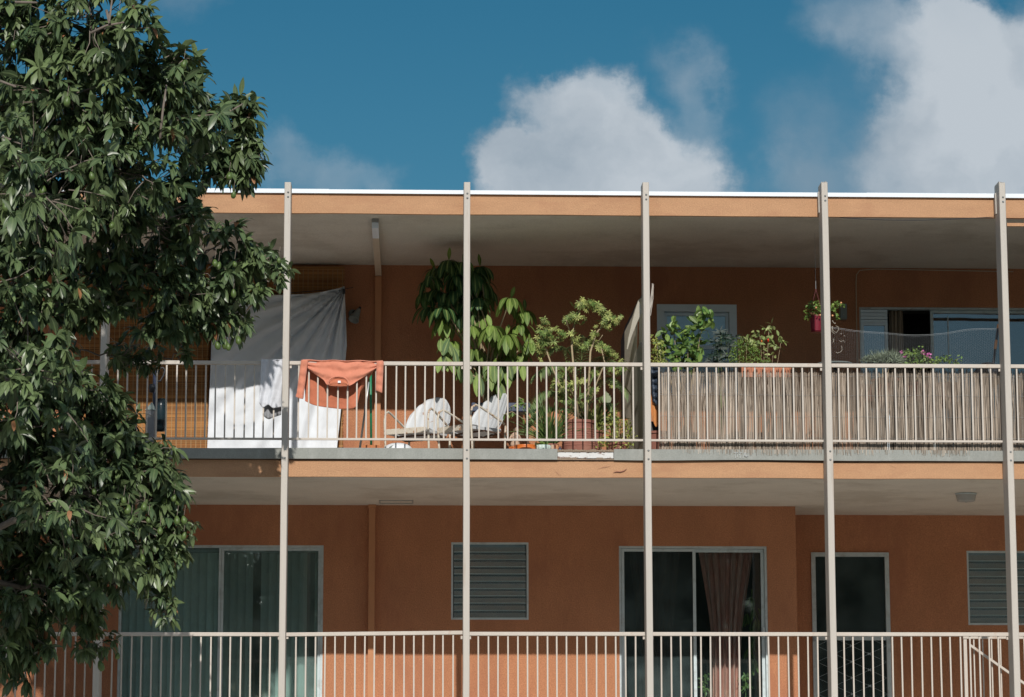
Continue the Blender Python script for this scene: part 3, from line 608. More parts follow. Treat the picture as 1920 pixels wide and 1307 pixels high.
# ------------------------------------------------------------------ railings
ZRT, ZRB = 6.123, 5.282
bal_mesh = MB().box(-.0078, -.0078, 0, .0078, .0078, ZRT - .042 - ZRB, 0.4).mesh('baluster', M['rail'])
bal_low = MB().box(-.0078, -.0078, 0, .0078, .0078, .80, 0.4).mesh('baluster', M['rail'])
def railing(i, upper, label, zt, tl=0.0, tr=0.0):
    xa, xb = POSTX[i] + .030, POSTX[i + 1] - .030; zb = zt - .841
    t = thing('balcony_railing', ((xa + xb) / 2, -.035, zb), label, 'railing', 'upper balcony railings' if upper else 'lower balcony railings')
    y0, y1 = -.055, -.012
    tr_ = MB().hexa([(xa, y0, zt - .040 + tl), (xb, y0, zt - .040 + tr), (xb, y1, zt - .040 + tr), (xa, y1, zt - .040 + tl), (xa, y0, zt + tl), (xb, y0, zt + tr), (xb, y1, zt + tr), (xa, y1, zt + tl)])
    tr_.build('top_rail', M['rail'], t, bevel=0.004)
    MB().box(xa, -.048, zb - .0, xb, -.022, zb + .022).build('bottom_rail', M['rail'], t)
    for q in (xa + .012, xb - .012): MB().box(q - .012, -.04, zt - .075, q + .012, -.022, zt - .041).build('bracket', M['rail'], t)
    n = 17; sp = 0.1025; x0 = (POSTX[i] + POSTX[i + 1]) / 2 - sp * (n - 1) / 2
    for k in range(n):
        b = bpy.data.objects.new('baluster', bal_mesh); COL.objects.link(b); b.parent = t
        x = x0 + k * sp + random.uniform(-.004, .004)
        b.location = (x - (xa + xb) / 2, 0, .0225); b.rotation_euler = (random.uniform(-.002, .002), random.uniform(-.004, .004), 0)
        f = (x - xa) / (xb - xa); b.scale = (1, 1, 1 + (tl + (tr - tl) * f) / .777)
ul = ['upper railing section at the far left behind the avocado crown', 'upper railing section left of the first clear post, shaded, in front of the white sheet', 'upper railing section with the coral shirt draped over it',
      'upper railing section in front of the big potted plants', 'upper railing section with the first reed screen behind it', 'upper railing section with the second reed screen and flowers behind it', 'upper railing section at the right edge of the photo']
ll = ['lower railing section at the far left under the avocado crown', 'lower railing section in front of the sliding door with vertical blinds', 'lower railing section in front of the downspout, tilted slightly upward',
      'lower railing section below the louvre window beside plain wall', 'lower railing section in front of the red curtain', 'lower railing section in front of the screen door and stair rail', 'lower railing section at the bottom right edge of the photo']
for i in range(7):
    railing(i, True, ul[i], ZRT)
    railing(i, False, ll[i], 3.268 + (-.008 if i < 2 else 0), *( (-.010, .012) if i == 2 else (0, 0)))
# stair railing behind the lower railing, right
sx = at(1810, 1250, 1.3).x
st = thing('stair_railing', (sx, 1.3, Z1), 'white stair handrail sloping down behind the lower railing at the right', 'railing')
zt = at(1815, 1198, 1.3).z
MB().box(sx - .016, 1.28, Z1, sx + .020, 1.32, zt - .005).build('newel_post', M['rail'], st)
MB().box(sx - .02, 1.278, zt, sx + 2.6, 1.322, zt + .032).build('top_rail', M['rail'], st, bevel=.004)
sz = at(1818, 1207, 1.25); ez = at(1897, 1263, 1.25); dr = (ez - sz)
mb = MB(); e2 = sz + dr * 3.0
mb.hexa([(sz.x, 1.22, sz.z - .03), (e2.x, 1.22, e2.z - .03), (e2.x, 1.26, e2.z - .03), (sz.x, 1.26, sz.z - .03), (sz.x, 1.22, sz.z), (e2.x, 1.22, e2.z), (e2.x, 1.26, e2.z), (sz.x, 1.26, sz.z)])
mb.build('sloping_handrail', M['rail'], st)
for k in range(9):
    x = sx + .10 + k * .098
    MB().box(x - .007, 1.293, Z1, x + .007, 1.307, zt - .002).build('baluster', M['rail'], st)
# ------------------------------------------------------------------ cloth
def curve(pts, t):
    n = len(pts) - 1; f = t * n; i = min(int(f), n - 1); f -= i
    a, b, c, d = [Vector((*pts[max(0, min(n, i + k))], 0)) for k in (-1, 0, 1, 2)]
    v = 0.5 * ((2 * b) + (c - a) * f + (2 * a - 5 * b + 4 * c - d) * f * f + (3 * b - 3 * c + d - a) * f ** 3)
    return v.x, v.y
def cloth(name, top, bot, yfn, m, label=None, cat=None, nu=60, nv=50, th=0.004, parent=None):
    """a hanging cloth between its upper and its lower edge (traced), with folds in depth and real thickness"""
    def fn(u, v):
        a, b = curve(top, u), curve(bot, u); x = a[0] + (b[0] - a[0]) * v; y = a[1] + (b[1] - a[1]) * v
        wr = .011 * noise.noise(Vector((x / 14, y / 22, 2.2))) + .005 * noise.noise(Vector((x / 5, y / 7, 5.5)))
        return at(x, y, yfn(u, v, x, y) + wr)
    o = MB().grid(fn, nu, nv, 0.5).build(name, m, parent, smooth=True, solid=th)
    return tag(o, label, cat) if label else o
# white sheet hung in front of the bamboo blind
def ysheet(u, v, x, y):
    dx, dy = 648 - x, y - 535; ang = math.atan2(dy, dx + 1e-3); rr = math.hypot(dx, dy)
    k = math.exp(-rr / 260) * (1 if rr > 12 else rr / 12)
    y_ = 0.055 * k * math.sin(ang * 34) + 0.032 * k * math.sin(ang * 57 + 1)
    y_ += 0.026 * math.sin(x / 17 + y / 90) * min(1, v * 1.4) + 0.02 * math.sin(x / 43 - y / 60)
    y_ += 0.02 * math.exp(-((v - .1) / .12) ** 2) * math.sin(y / 5.0 + x / 60)
    return 2.62 + y_ - 0.10 * v
cloth('hanging_sheet', [(400, 556), (440, 555), (480, 553), (520, 553), (560, 552), (600, 548), (625, 543), (646, 537)], [(386, 905), (440, 906), (500, 906), (560, 906), (600, 906), (622, 905), (636, 800), (650, 648)], ysheet, M['sheet'],
      'large white bed sheet hung like a curtain in front of the bamboo blind', 'sheet', nu=110, nv=90, th=.003)
tag(MB().box(at(644, 545, 2.6).x - .01, 2.56, at(644, 548, 2.6).z - .02, at(644, 545, 2.6).x + .022, 2.60, at(644, 548, 2.6).z + .03).build('clamp', M['black']), 'small black clamp holding the top right corner of the white sheet', 'clamp')
tag(MB().tube([at(140, 552, 2.66), at(400, 560, 2.66), at(650, 541, 2.63), at(662, 539, 2.88)], .004, 5).build('clothesline', M['black']), 'thin line carrying the white sheet in front of the blinds', 'line')
# white towel over the rail, left of the first post
def ytow(u, v, x, y): return -.068 - .018 * math.sin(u * 9 + v * 2) * min(1, v * 3) - .006 * math.sin(u * 23 + v * 7)
tw = thing('hanging_towel', at(510, 680, -.06), 'white towel folded over the shaded upper rail beside the first clear post', 'towel')
cloth('front_fold', [(490, 676), (503, 674), (516, 675), (531, 675)], [(486, 755), (493, 764), (503, 759), (512, 765), (527, 763)], ytow, M['towel'], nu=34, nv=40, th=.007, parent=tw)
cloth('back_fold', [(491, 677), (503, 676), (516, 677), (531, 677)], [(494, 780), (503, 786), (512, 783), (527, 778)], lambda u, v, x, y: .012 + .012 * math.sin(u * 14), M['greycloth'], nu=24, nv=24, th=.005, parent=tw)
def over(name, pl, pr, m, par, n=12, y0=-.075, y1=.018, lift=.012):
    def fn(u, v):
        a = Vector(at(*pl, 0)).lerp(at(*pr, 0), u); q = math.pi * v
        return Vector((a.x, (y0 + y1) / 2 - math.cos(q) * (y1 - y0) / 2, a.z + math.sin(q) * lift + .004 * math.sin(u * 20)))
    return MB().grid(fn, n, 8, .5).build(name, m, par, smooth=True, solid=.005)
over('top_fold', (490, 678), (531, 677), M['towel'], tw)
# coral shirt
sh = thing('hanging_shirt', at(640, 680, -.06), 'coral long sleeved shirt draped over the upper rail with its collar hanging down', 'shirt')
def yfront(u, v, x, y):
    e = abs(u - .5) * 2
    return -.066 - .03 * v * (1 - e) - .014 * math.sin(v * 13 - e * 4) * e - .007 * math.sin(y / 3.2 + e * 7) - .004 * math.sin(x / 5)
cloth('shirt_front', [(577, 676), (600, 676), (625, 677), (650, 678), (675, 678), (700, 679), (712, 681)], [(577, 691), (590, 701), (606, 712), (617, 723), (652, 724), (672, 713), (692, 700), (708, 688)], yfront, M['coral'], nu=90, nv=44, th=.004, parent=sh)
col_ = MB(); P = [at(*curve([(617, 722), (616, 715), (623, 708), (636, 706), (647, 709), (653, 716), (652, 723)], t / 18), -.118) for t in range(19)]
col_.tube(P, .008, 7); col_.build('collar_band', M['coral'], sh, smooth=True)
cloth('neck_inside', [(618, 716), (626, 709), (636, 708), (646, 711), (652, 717)], [(618, 723), (626, 724), (636, 724), (646, 724), (652, 724)], lambda u, v, x, y: -.110 + .006 * math.sin(v * 9), M['coralin'], nu=16, nv=8, parent=sh)
t_ = at(636, 716, -.118); MB().box(t_.x - .014, -.122, t_.z - .012, t_.x + .016, -.119, t_.z + .012).build('neck_label', M['white'], sh)
cloth('shirt_back', [(572, 684), (600, 684), (640, 685), (680, 686), (703, 688)], [(572, 752), (590, 760), (620, 765), (648, 767), (668, 762), (676, 735), (698, 700)], lambda u, v, x, y: .035 + .03 * v + .014 * math.sin(u * 12 + v * 2) + .005 * math.sin(u * 31), M['coralin'], nu=60, nv=40, parent=sh)
cloth('sleeve', [(565, 676), (571, 675), (577, 676)], [(556, 743), (563, 746), (568, 747)], lambda u, v, x, y: -.075 - .018 * math.sin(u * math.pi) - .004 * math.sin(v * 24), M['coral'], nu=12, nv=40, th=.012, parent=sh)
cloth('sleeve', [(707, 678), (712, 677), (719, 678)], [(705, 732), (710, 734), (716, 737)], lambda u, v, x, y: -.075 - .018 * math.sin(u * math.pi) - .004 * math.sin(v * 22), M['coral'], nu=12, nv=40, th=.012, parent=sh)
cloth('cuff', [(556, 739), (563, 741), (568, 742)], [(555, 744), (562, 747), (567, 748)], lambda u, v, x, y: -.080 - .018 * math.sin(u * math.pi), M['coral'], nu=12, nv=6, th=.016, parent=sh)
over('shirt_fold', (566, 678), (718, 680), M['coral'], sh, n=50)
# curtains behind the lower middle door
def curtain(name, tl, tr_, bl, br, Y, m, label, folds=9, tie=None, amp=.03, th=.003):
    def fn(u, v):
        L = curve([tl, ((tl[0] * .6 + bl[0] * .4), tl[1] + (bl[1] - tl[1]) * .5) if tie is None else tie[0], bl], v); Rr = curve([tr_, ((tr_[0] * .6 + br[0] * .4), tr_[1] + (br[1] - tr_[1]) * .5) if tie is None else tie[1], br], v)
        x = L[0] + (Rr[0] - L[0]) * u; y = L[1] + (Rr[1] - L[1]) * u
        return at(x, y, Y + amp * math.sin(u * folds * 6.283 + math.sin(v * 3) * .6) + amp * .4 * math.sin(u * folds * 15 + v * 3))
    return tag(MB().grid(fn, 110, 60, .5).build(name, m, None, smooth=True, solid=th), label, 'curtain')
curtain('curtain', (1309, 1030), (1413, 1030), (1336, 1350), (1388, 1350), YW + .22, M['curt'], 'brick red lace curtain gathered to a narrow column behind the right door glass', 6, ((1333, 1185), (1391, 1185)), .035)
M['dimcurt'] = mat('dim_brown_curtain', (0.42, 0.27, 0.22), 0.95, 0.25, 5)
curtain('curtain', (1180, 1034), (1275, 1034), (1200, 1350), (1262, 1350), YW + .30, M['dimcurt'], 'dim brown curtain hanging behind the insect screen of the middle sliding door', 5, ((1195, 1185), (1262, 1185)), .035)
curtain('curtain', (1667, 582), (1692, 582), (1670, 790), (1701, 790), YW + .18, M['taupe'], 'taupe curtain in the open gap of the upper sliding door', 3.5, None, .022)
for k in range(4):
    pass
# vertical blinds behind the lower left door
x0, x1, z0, z1 = LD
vb = thing('vertical_blinds', ((x0 + x1) / 2, YW + .2, z1), 'pale teal vertical blinds behind the lower left sliding door', 'blinds')
MB().box(x0 + .03, YW + .16, z1 - .07, x1 - .03, YW + .20, z1 - .035).build('head_rail', M['alu'], vb)
n = 26; xm = at(411, 1150, YW).x
for k in range(n):
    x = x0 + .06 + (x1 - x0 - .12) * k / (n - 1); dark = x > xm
    if dark and k % 7 == 3: continue
    an = R(24 + random.uniform(-5, 5)); wx, wy = .047 * math.cos(an), .047 * math.sin(an); b = .010
    def fn(u, v):
        s = (u - .5) * 2; return Vector((x + s * wx, YW + .19 + s * wy - b * (1 - s * s), z0 + .03 + (z1 - .075 - z0 - .03) * v))
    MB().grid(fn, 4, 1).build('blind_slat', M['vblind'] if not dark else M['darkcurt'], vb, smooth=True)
# bamboo blinds on the upper wall
def bamboo(pxa, pxb, ptop, label):
    a = at(pxa, 600, 2.8); b = at(pxb, 600, 2.8); zt = at((pxa + pxb) / 2, ptop, 2.8).z; zb = Z2 + .05
    t = thing('bamboo_blind', ((a.x + b.x) / 2, 2.8, zt), label, 'blind', 'bamboo blinds on the upper wall')
    mb = MB(); n = int((zt - zb) / .0115)
    for k in range(n):
        z = zt - .0115 * (k + 1); j = random.uniform(-.003, .003)
        mb.box(a.x + random.uniform(-.006, .006), 2.80 + j, z, b.x + random.uniform(-.006, .006), 2.807 + j, z + .0085)
    mb.build('slats', M['blind'], t)
    c = MB(); n = int((b.x - a.x) / .058)
    for k in range(n + 1):
        x = a.x + .02 + (b.x - a.x - .04) * k / n
        MB().box(x - .003, 2.790, zb, x + .003, 2.795, zt).build('cord', M['cord'], t)
    MB().box(a.x, 2.80, zt + .002, b.x, 2.83, zt + .03).build('head_rail', M['blind'], t)
bamboo(148, 393, 500, 'woven bamboo blind at the far left behind the avocado branches')
bamboo(397, 645, 504, 'woven bamboo blind behind the large white sheet')
# ------------------------------------------------------------------ wall lamp, ceiling lamp, meter box
p = at(668, 590, 2.78)
wlmp = thing('wall_floodlight', p, 'small grey green floodlight on the upper wall right of the white sheet', 'wall lamp')
ax = Matrix.Rotation(R(24), 3, 'Y') @ Matrix.Rotation(R(-28), 3, 'X')
MB().lathe([(.001, .085), (.024, .082), (.032, .05), (.042, 0), (.060, -.07), (.066, -.085), (.058, -.086), (.045, -.05), (.001, -.045)], p, 20, ax=ax).build('lamp_head', M['lampgrey'], wlmp, smooth=True)
MB().lathe([(.001, .02), (.045, .02), (.05, 0), (.05, -.02)], (p.x - .045, 2.88, p.z + .03), 18, ax=Matrix.Rotation(R(90), 3, 'X')).build('mounting_plate', M['lampgrey'], wlmp, smooth=True)
MB().tube([(p.x - .045, 2.88, p.z + .03), (p.x - .03, 2.83, p.z + .05), p + Vector((-.01, .02, .05))], .010, 7).tube([p + ax @ Vector((0, 0, .08)), p + ax @ Vector((0, 0, .12))], .016, 8).build('arm', M['black'], wlmp)
MB().tube([(p.x - .045, 2.88, p.z - .02), (p.x - .07, 2.885, p.z - .045), (p.x - .12, 2.89, p.z - .03), (p.x - .17, 2.893, p.z - .01)], .003, 5).build('lamp_wire', M['black'], wlmp)
p = atz(1811, 925, ZS2)
cl_ = thing('ceiling_lamp', (p.x, p.y, ZS2), 'round grey drum lamp on the lower balcony ceiling at the right', 'ceiling lamp')
MB().lathe([(.001, -.001), (.118, -.001), (.122, -.012), (.115, -.018)], (p.x, p.y, ZS2), 32).build('lamp_base', M['alu'], cl_, smooth=True)
MB().lathe([(.113, -.012), (.100, -.085), (.092, -.092), (.012, -.097), (.012, -.103), (.001, -.103)], (p.x, p.y, ZS2), 32).build('lamp_shade', M['opal'], cl_, smooth=True)
p = at(1582, 583, YW)
mb_ = thing('junction_box', p, 'grey metal box on the upper wall just right of the hanging basket', 'junction box')
a, b = at(1575, 569, YW - .1), at(1588.5, 598, YW - .1)
MB().box(a.x, YW - .10, b.z, b.x, YW - .001, a.z).build('box_body', M['lampgrey'], mb_, bevel=.005)
MB().box(a.x + .006, YW - .108, b.z + .006, b.x - .006, YW - .1005, a.z - .006).build('box_lid', M['lampgrey'], mb_, bevel=.002)
MB().lathe([(.001, 0.004), (.006, .003), (.007, 0)], ((a.x + b.x) / 2, YW - .108, b.z + .05), 10, ax=Matrix.Rotation(R(90), 3, 'X')).build('screw', M['steel'], mb_)
# ------------------------------------------------------------------ metal chairs
def chair(name, loc, rz, label):
    t = thing(name, loc, label, 'chair', 'metal lawn chairs', rz=rz)
    # local: front is -y, width along x
    def seat(u, v):
        x = (u - .5) * .50 * (1 - .10 * v); y = -.24 + .46 * v
        z = .40 - .07 * v - .018 * math.cos((u - .5) * math.pi) + .012 * math.sin(u * 34) * (.3 + .2 * v)
        if v < .1: z -= (.1 - v) * .25
        return (x, y, z)
    MB().grid(seat, 30, 14, .5).build('seat', M['chair'], t, smooth=True, solid=.006, local=True)
    MB().box(-.25, -.265, .335, .25, -.243, .398).build('seat_apron', M['chairtube'], t, bevel=.005, local=True)
    MB().box(-.262, -.243, .34, -.251, .20, .375).build('seat_apron', M['chair'], t, bevel=.003, local=True)
    MB().box(.251, -.243, .34, .262, .20, .375).build('seat_apron', M['chair'], t, bevel=.003, local=True)
    def back(u, v):
        a = (u - .5) * 2; sc = abs(math.sin(u * math.pi * 5)) ; edge = 1 - .0 * v
        top = .47 * (1 - .42 * abs(a) ** 2.4) + .010 * sc
        wv = .245 + .055 * math.sin(v * math.pi * .75)
        x = a * wv * (1 - .10 * v * abs(a)); h = .015 + top * v
        y = .20 + h * .42 + .02 * math.cos(a * 1.4) - .05 * (1 - a * a) * 0 - .055 * abs(a) ** 2
        y += .010 * abs(math.sin(u * math.pi * 7)) * min(1, .3 + v)
        return (x, y, .33 + h)
    MB().grid(back, 50, 20, .5).build('backrest', M['chair'], t, smooth=True, solid=.006, local=True)
    for s in (-1, 1):
        x = s * .275
        P = [(x, -.225, .0), (x, -.235, .2), (x, -.25, .40), (x, -.255, .50), (x, -.235, .575), (x, -.18, .605), (x, -.11, .585), (x * .99, .05, .52), (x * .97, .20, .455), (x * .95, .27, .42)]
        MB().tube(P, .0125, 9).build('arm', M['chairtube'], t, smooth=True, local=True)
        P = [(x * .95, .27, .42), (x * .95, .26, .30), (x * .97, .25, .15), (x, .27, .0)]
        MB().tube(P, .0125, 9).build('leg', M['chairtube'], t, smooth=True, local=True)
    MB().tube([(-.262, -.05, .335), (.262, -.05, .335)], .01, 6).tube([(-.262, .18, .315), (.262, .18, .315)], .01, 6).tube([(-.262, -.05, .335), (-.262, .18, .315)], .009, 6).tube([(.262, -.05, .335), (.262, .18, .315)], .009, 6).build('seat_frame', M['brown'], t, local=True)
    return t
# ------------------------------------------------------------------ odds and ends on the upper floor
def stick(name, a, b, r, m, label, cat, head=None):
    t = thing(name, b, label, cat)
    MB().tube([a, b], r, 8).build('handle', m, t, smooth=True)
    if head: head(t, Vector(b))
    return t
def broom(t, b): MB().hexa([(b.x - .14, b.y - .03, Z2), (b.x + .14, b.y - .03, Z2), (b.x + .14, b.y + .03, Z2), (b.x - .14, b.y + .03, Z2), (b.x - .09, b.y - .02, Z2 + .14), (b.x + .09, b.y - .02, Z2 + .14), (b.x + .09, b.y + .02, Z2 + .14), (b.x - .09, b.y + .02, Z2 + .14)]).build('broom_head', M['matroll'], t)
bg_ = at(696, 842, .6)
stick('broom', at(695, 696, .45), Vector((bg_.x, .6, Z2 + .1)), .013, M['green'], 'broom with a bright green handle leaning below the coral shirt', 'broom', broom)
bg_ = at(673, 842, .75)
stick('mop', at(692, 716, .55), Vector((bg_.x, .75, Z2 + .05)), .012, M['steel'], 'mop with a thin grey handle leaning left of the green broom', 'mop', lambda t, b: MB().lathe([(.02, .12), (.05, .08), (.10, 0), (.001, 0)], (b.x, b.y, Z2), 14, rip=.2, nr=7).build('mop_head', M['greycloth'], t))
p = at(746, 838, .35)
tb = thing('plastic_tub', (p.x, .35, Z2), 'domed white plastic tub lying on the floor in front of the left chair', 'tub')
def dome(u, v):
    a = u * 2 * math.pi; r = math.sin(v * math.pi / 2); return (p.x + .160 * r * math.cos(a), .36 + .15 * r * math.sin(a), Z2 + .008 + .125 * (max(0, math.cos(v * math.pi / 2)) ** .6))
MB().grid(dome, 40, 14, .5).build('tub_shell', M['white'], tb, smooth=True, solid=.004)
MB().lathe([(.001, 0), (.165, 0), (.170, .008), (.160, .016)], (p.x, .36, Z2 + .001), 36).build('tub_rim', M['white'], tb, smooth=True)
MB().lathe([(.001, .014), (.05, .012), (.056, 0)], (p.x - .045, .235, Z2 + .045), 18, ax=Matrix.Rotation(R(72), 3, 'X')).build('handle_recess', M['lampgrey'], tb, smooth=True)
# upright vacuum cleaner and box in the shade at the left
p = at(292, 700, .9)
vc = thing('vacuum_cleaner', (p.x, .9, Z2), 'dark upright vacuum cleaner with a looped handle standing in the shade at the left', 'vacuum cleaner')
MB().tube([(p.x, .9, Z2 + .3), (p.x - .004, .9, p.z + .03)], .026, 10).build('stick', M['navy'], vc, smooth=True)
L_ = [at(294, 715, .9), at(301, 714, .9), at(307, 703, .9), at(309, 694, .9), at(306, 689, .9), at(300, 691, .9), at(295, 700, .9)]
MB().tube(L_, .010, 8).build('loop_handle', M['black'], vc, smooth=True)
q = at(286, 728, .9); MB().lathe([(.001, .05), (.035, .045), (.042, 0), (.035, -.045), (.001, -.05)], q, 16).build('dirt_cap', M['black'], vc, smooth=True)
q = at(302, 775, .9); MB().lathe([(.001, .17), (.05, .155), (.062, .08), (.062, -.16), (.04, -.2), (.001, -.2)], q, 20).build('dust_canister', mat('teal_black_plastic', (.012, .026, .034), .25, .3, 6), vc, smooth=True)
MB().box(p.x - .13, .78, Z2, p.x + .15, 1.05, Z2 + .12).build('floor_head', M['black'], vc, bevel=.03)
p = at(281, 780, .6)
bx = thing('small_shed_box', (p.x, .6, Z2), 'small pale box with a peaked top beside the vacuum cleaner', 'box')
zz = at(281, 770, .6).z; a = at(274, 770, .6).x; b = at(290, 770, .6).x
MB().box(a, .55, Z2 + .0, b, .75, zz).build('box_body', M['greycloth'], bx)
MB().add([(a - .005, .54, zz + .002), (b + .005, .54, zz + .002), ((a + b) / 2 + .02, .54, zz + .085), (a - .005, .76, zz + .002), (b + .005, .76, zz + .002), ((a + b) / 2 + .02, .76, zz + .085)], [(0, 1, 2), (5, 4, 3), (0, 3, 4, 1), (1, 4, 5, 2), (2, 5, 3, 0)]).build('peaked_lid', M['mint'], bx)
# ------------------------------------------------------------------ reed screens
def reeds(xa, xb, label, tall=0.0):
    t = thing('reed_screen', ((xa + xb) / 2, .03, Z2), label, 'reed screen', 'reed screens tied behind the upper railing')
    mb = MB(); x = xa; ph = random.random() * 9
    for layer in (0, 1):
      x = xa
      while x < xb:
        r = random.uniform(.0022, .0044); zt = 6.075 + random.uniform(-.055, .012) + .015 * noise.noise(Vector((x * 3, 0, 0))) + tall
        zb = ZB1 - .005 + random.uniform(-.012, .02)
        if random.random() < .05: zt -= random.uniform(.05, .2)
        y = .03 + .012 * layer + random.uniform(-.006, .006)
        lean = random.gauss(0, .018) + .012 * noise.noise(Vector((x * 1.5, ph, 0))); lb = random.gauss(0, .004)
        xm_ = x + lean * .3 + random.gauss(0, .003)
        mb.tube([(x - lb, y, zb), (xm_, y + random.uniform(-.004, .004), (zb + zt) / 2), (x + lean, y + random.uniform(-.01, .006), zt)], [r, r, r * .7], 4, cap=False)
        if layer == 0 and noise.noise(Vector((x * 11, ph, 3))) > .22: x += random.uniform(.003, .009)
        x += random.uniform(.0034, .0070) if layer == 0 else random.uniform(.0042, .009)
    mb.build('reeds', M['reed'], t)
    mb = MB(); zc = ZB1 - .012; x = xa + .03       # broken ends hanging over the deck edge
    while x < xb:
        d = max(0, noise.noise(Vector((x * 1.4, 3.3, 0))) + .12)
        if random.random() < d * 1.6:
            l_ = random.uniform(.01, .035) * (1 + d * 1.6); mb.tube([(x, -.044, zc + .012), (x + random.uniform(-.006, .006), -.046, zc - l_)], random.uniform(.0015, .003), 4, cap=False)
        x += .006
    if mb.v: mb.build('fallen_reed_ends', M['reed'], t)
    w_ = MB()
    for z in (5.33, 5.56, 5.79, 6.0):
        P = [(xa + (xb - xa) * k / 60, .018 + .003 * math.sin(k * 2.2), z + .004 * math.sin(k * .7)) for k in range(61)]
        MB().tube(P, .0012, 4).build('tie_wire', M['wire'], t)
reeds(at(1236, 760, .03).x, POSTX[5] + .0, 'dry reed screen behind the upper railing between the third and fourth clear posts')
reeds(POSTX[5] + .05, POSTX[6] + .0, 'dry reed screen under the pink flowers, between the fourth and fifth clear posts')
reeds(POSTX[6] + .05, POSTX[7] + .0, 'dry reed screen at the right edge of the photo past the last post')
# chicken wire above the second screen
xa, xb = POSTX[5] + .06, POSTX[6] - .02
cw_ = MB(); s_ = .013
def ct(x): return at(1560 + (x - xa) / (xb - xa) * 310, curve([(0, 613), (60, 620), (110, 624), (150, 628), (200, 625), (250, 617), (310, 616)], (x - xa) / (xb - xa))[1], .06).z
zb = 6.10; nx = int((xb - xa) / (s_ * 1.5)); nzr = 24; h = s_ * .58
for i in range(nx):
    for j in range(nzr):
        cx = xa + i * s_ * 1.5; f = (j + (.5 if i % 2 else 0)) / nzr; zt = ct(min(max(cx, xa), xb)); dz = (zt - zb) / nzr
        cz = zb + (zt - zb) * f
        if cz + dz > zt + .004: continue
        yy = .06 + .02 * noise.noise(Vector((cx * 3, cz * 4, 0)))
        A = (cx, yy, cz); B = (cx + s_ * .5, yy, cz + dz * .5); C_ = (cx + s_ * .5, yy, cz - dz * .5); D = (cx - s_, yy, cz)
        rr = .00045
        for q, g in ((A, B), (A, C_), (D, A)): cw_.tube([q, g], rr, 3, cap=False)
P = [(xa + (xb - xa) * k / 40, .06, ct(xa + (xb - xa) * k / 40)) for k in range(41)]
cw_.tube(P, .0012, 4); cw_.tube([(a, b, c - .012) for a, b, c in P], .0009, 4)
tag(cw_.build('wire_netting', M['wire']), 'sagging galvanised chicken wire stretched above the flowers on the upper rail', 'wire netting')
# ------------------------------------------------------------------ plants
def rdir(up=0.0):
    while True:
        v = Vector((random.uniform(-1, 1), random.uniform(-1, 1), random.uniform(-1, 1)))
        if .05 < v.length < 1: v.normalize(); v.z += up; return v.normalized()
def bez(a, b, sag=0.0, side=0.0, n=7):
    a = Vector(a); b = Vector(b); m_ = (a + b) / 2 + Vector((side, 0, sag))
    return [a * (1 - t) ** 2 + m_ * 2 * t * (1 - t) + b * t * t for t in [i / n for i in range(n + 1)]]
def pot(t, c, r0, r1, h, m, soil=True, rim=.012, rip=0, nr=0, name='pot'):
    x, y, z = c
    MB().lathe([(.001, 0), (r0, 0), (r0 * .5 + r1 * .5, h * .5), (r1, h - rim * 2), (r1 + rim, h - rim * 2), (r1 + rim, h), (r1 - .008, h), (r1 - .012, h - .04), (.001, h - .04)], (x, y, z), 36, rip=rip, nr=nr).build(name, m, t, smooth=False, bevel=.0)
    if soil: MB().lathe([(.001, h - .035), (r1 - .012, h - .035)], (x, y, z), 20).build('soil', M['soil'], t)
def whorl(mb, c, n, L, W, droop, spread=(0.05, .6), tilt=None, segs=6, fold=.25, tip=.5, upl=1, tone=None):
    for k in range(n):
        a = 2 * math.pi * k / n + random.uniform(-.25, .25); e = random.uniform(*spread)
        d = Vector((math.cos(a) * math.cos(e), math.sin(a) * math.cos(e), math.sin(e)))
        if tilt: d = (d + Vector(tilt)).normalized()
        mb.leaf(c, d, (0, 0, 1), L * random.uniform(.75, 1.1), W * random.uniform(.85, 1.1), droop * random.uniform(.7, 1.3), fold, segs, tip=tip, rnd=None if tone is None else min(1, max(0, tone + random.uniform(-.2, .2))))
    for k in range(upl): mb.leaf(c, Vector((random.uniform(-.4, .4), random.uniform(-.4, .4), 1)), (random.uniform(-1, 1), -1, 0), L * .5, W * .6, .1, fold, segs, tip=tip)
def scatter(mb, c, r, n, L, W, droop=.3, segs=3, up=.3, squash=.8, out=.6, fold=.3, tip=.5):
    c = Vector(c)
    for _ in range(n):
        o = rdir() * r * random.random() ** .45; o.z *= squash
        d = (rdir(up) + o.normalized() * out).normalized()
        mb.leaf(c + o, d, rdir(.6), L * random.uniform(.6, 1.15), W * random.uniform(.7, 1.1), droop, fold, segs, tip=tip)
# --- big drooping plant
by = 1.45
bp_ = thing('potted_umbrella_plant', (at(925, 800, by).x, by, Z2), 'tall plant with big drooping glossy leaves reaching the balcony ceiling', 'potted plant')
c0 = at(925, 760, by + .2)
mb = MB(); stems = MB()
top = [(842, 489, 11, .27), (868, 492, 9, .25), (808, 520, 8, .25), (888, 512, 9, .27), (822, 545, 9, .28), (850, 548, 9, .28), (895, 560, 8, .26), (872, 530, 7, .24), (905, 530, 6, .26), (798, 548, 5, .24), (836, 598, 7, .27), (868, 585, 8, .26)]
top += [(815, 505, 7, .25), (855, 515, 8, .26), (900, 500, 7, .26), (830, 575, 7, .27), (880, 570, 8, .27), (805, 575, 6, .25), (860, 560, 7, .27), (912, 545, 6, .25)]
mid_ = [(958, 560, 10, .24), (922, 613, 13, .26), (950, 628, 11, .25), (900, 592, 7, .22), (985, 582, 7, .22), (975, 610, 7, .22), (848, 640, 6, .24), (885, 612, 7, .22), (862, 672, 8, .20), (888, 655, 8, .22), (905, 672, 8, .21), (930, 672, 9, .20), (980, 662, 8, .16), (992, 640, 6, .15), (955, 668, 7, .2), (925, 690, 4, .2), (870, 695, 6, .17), (960, 690, 5, .16), (940, 645, 7, .22)]
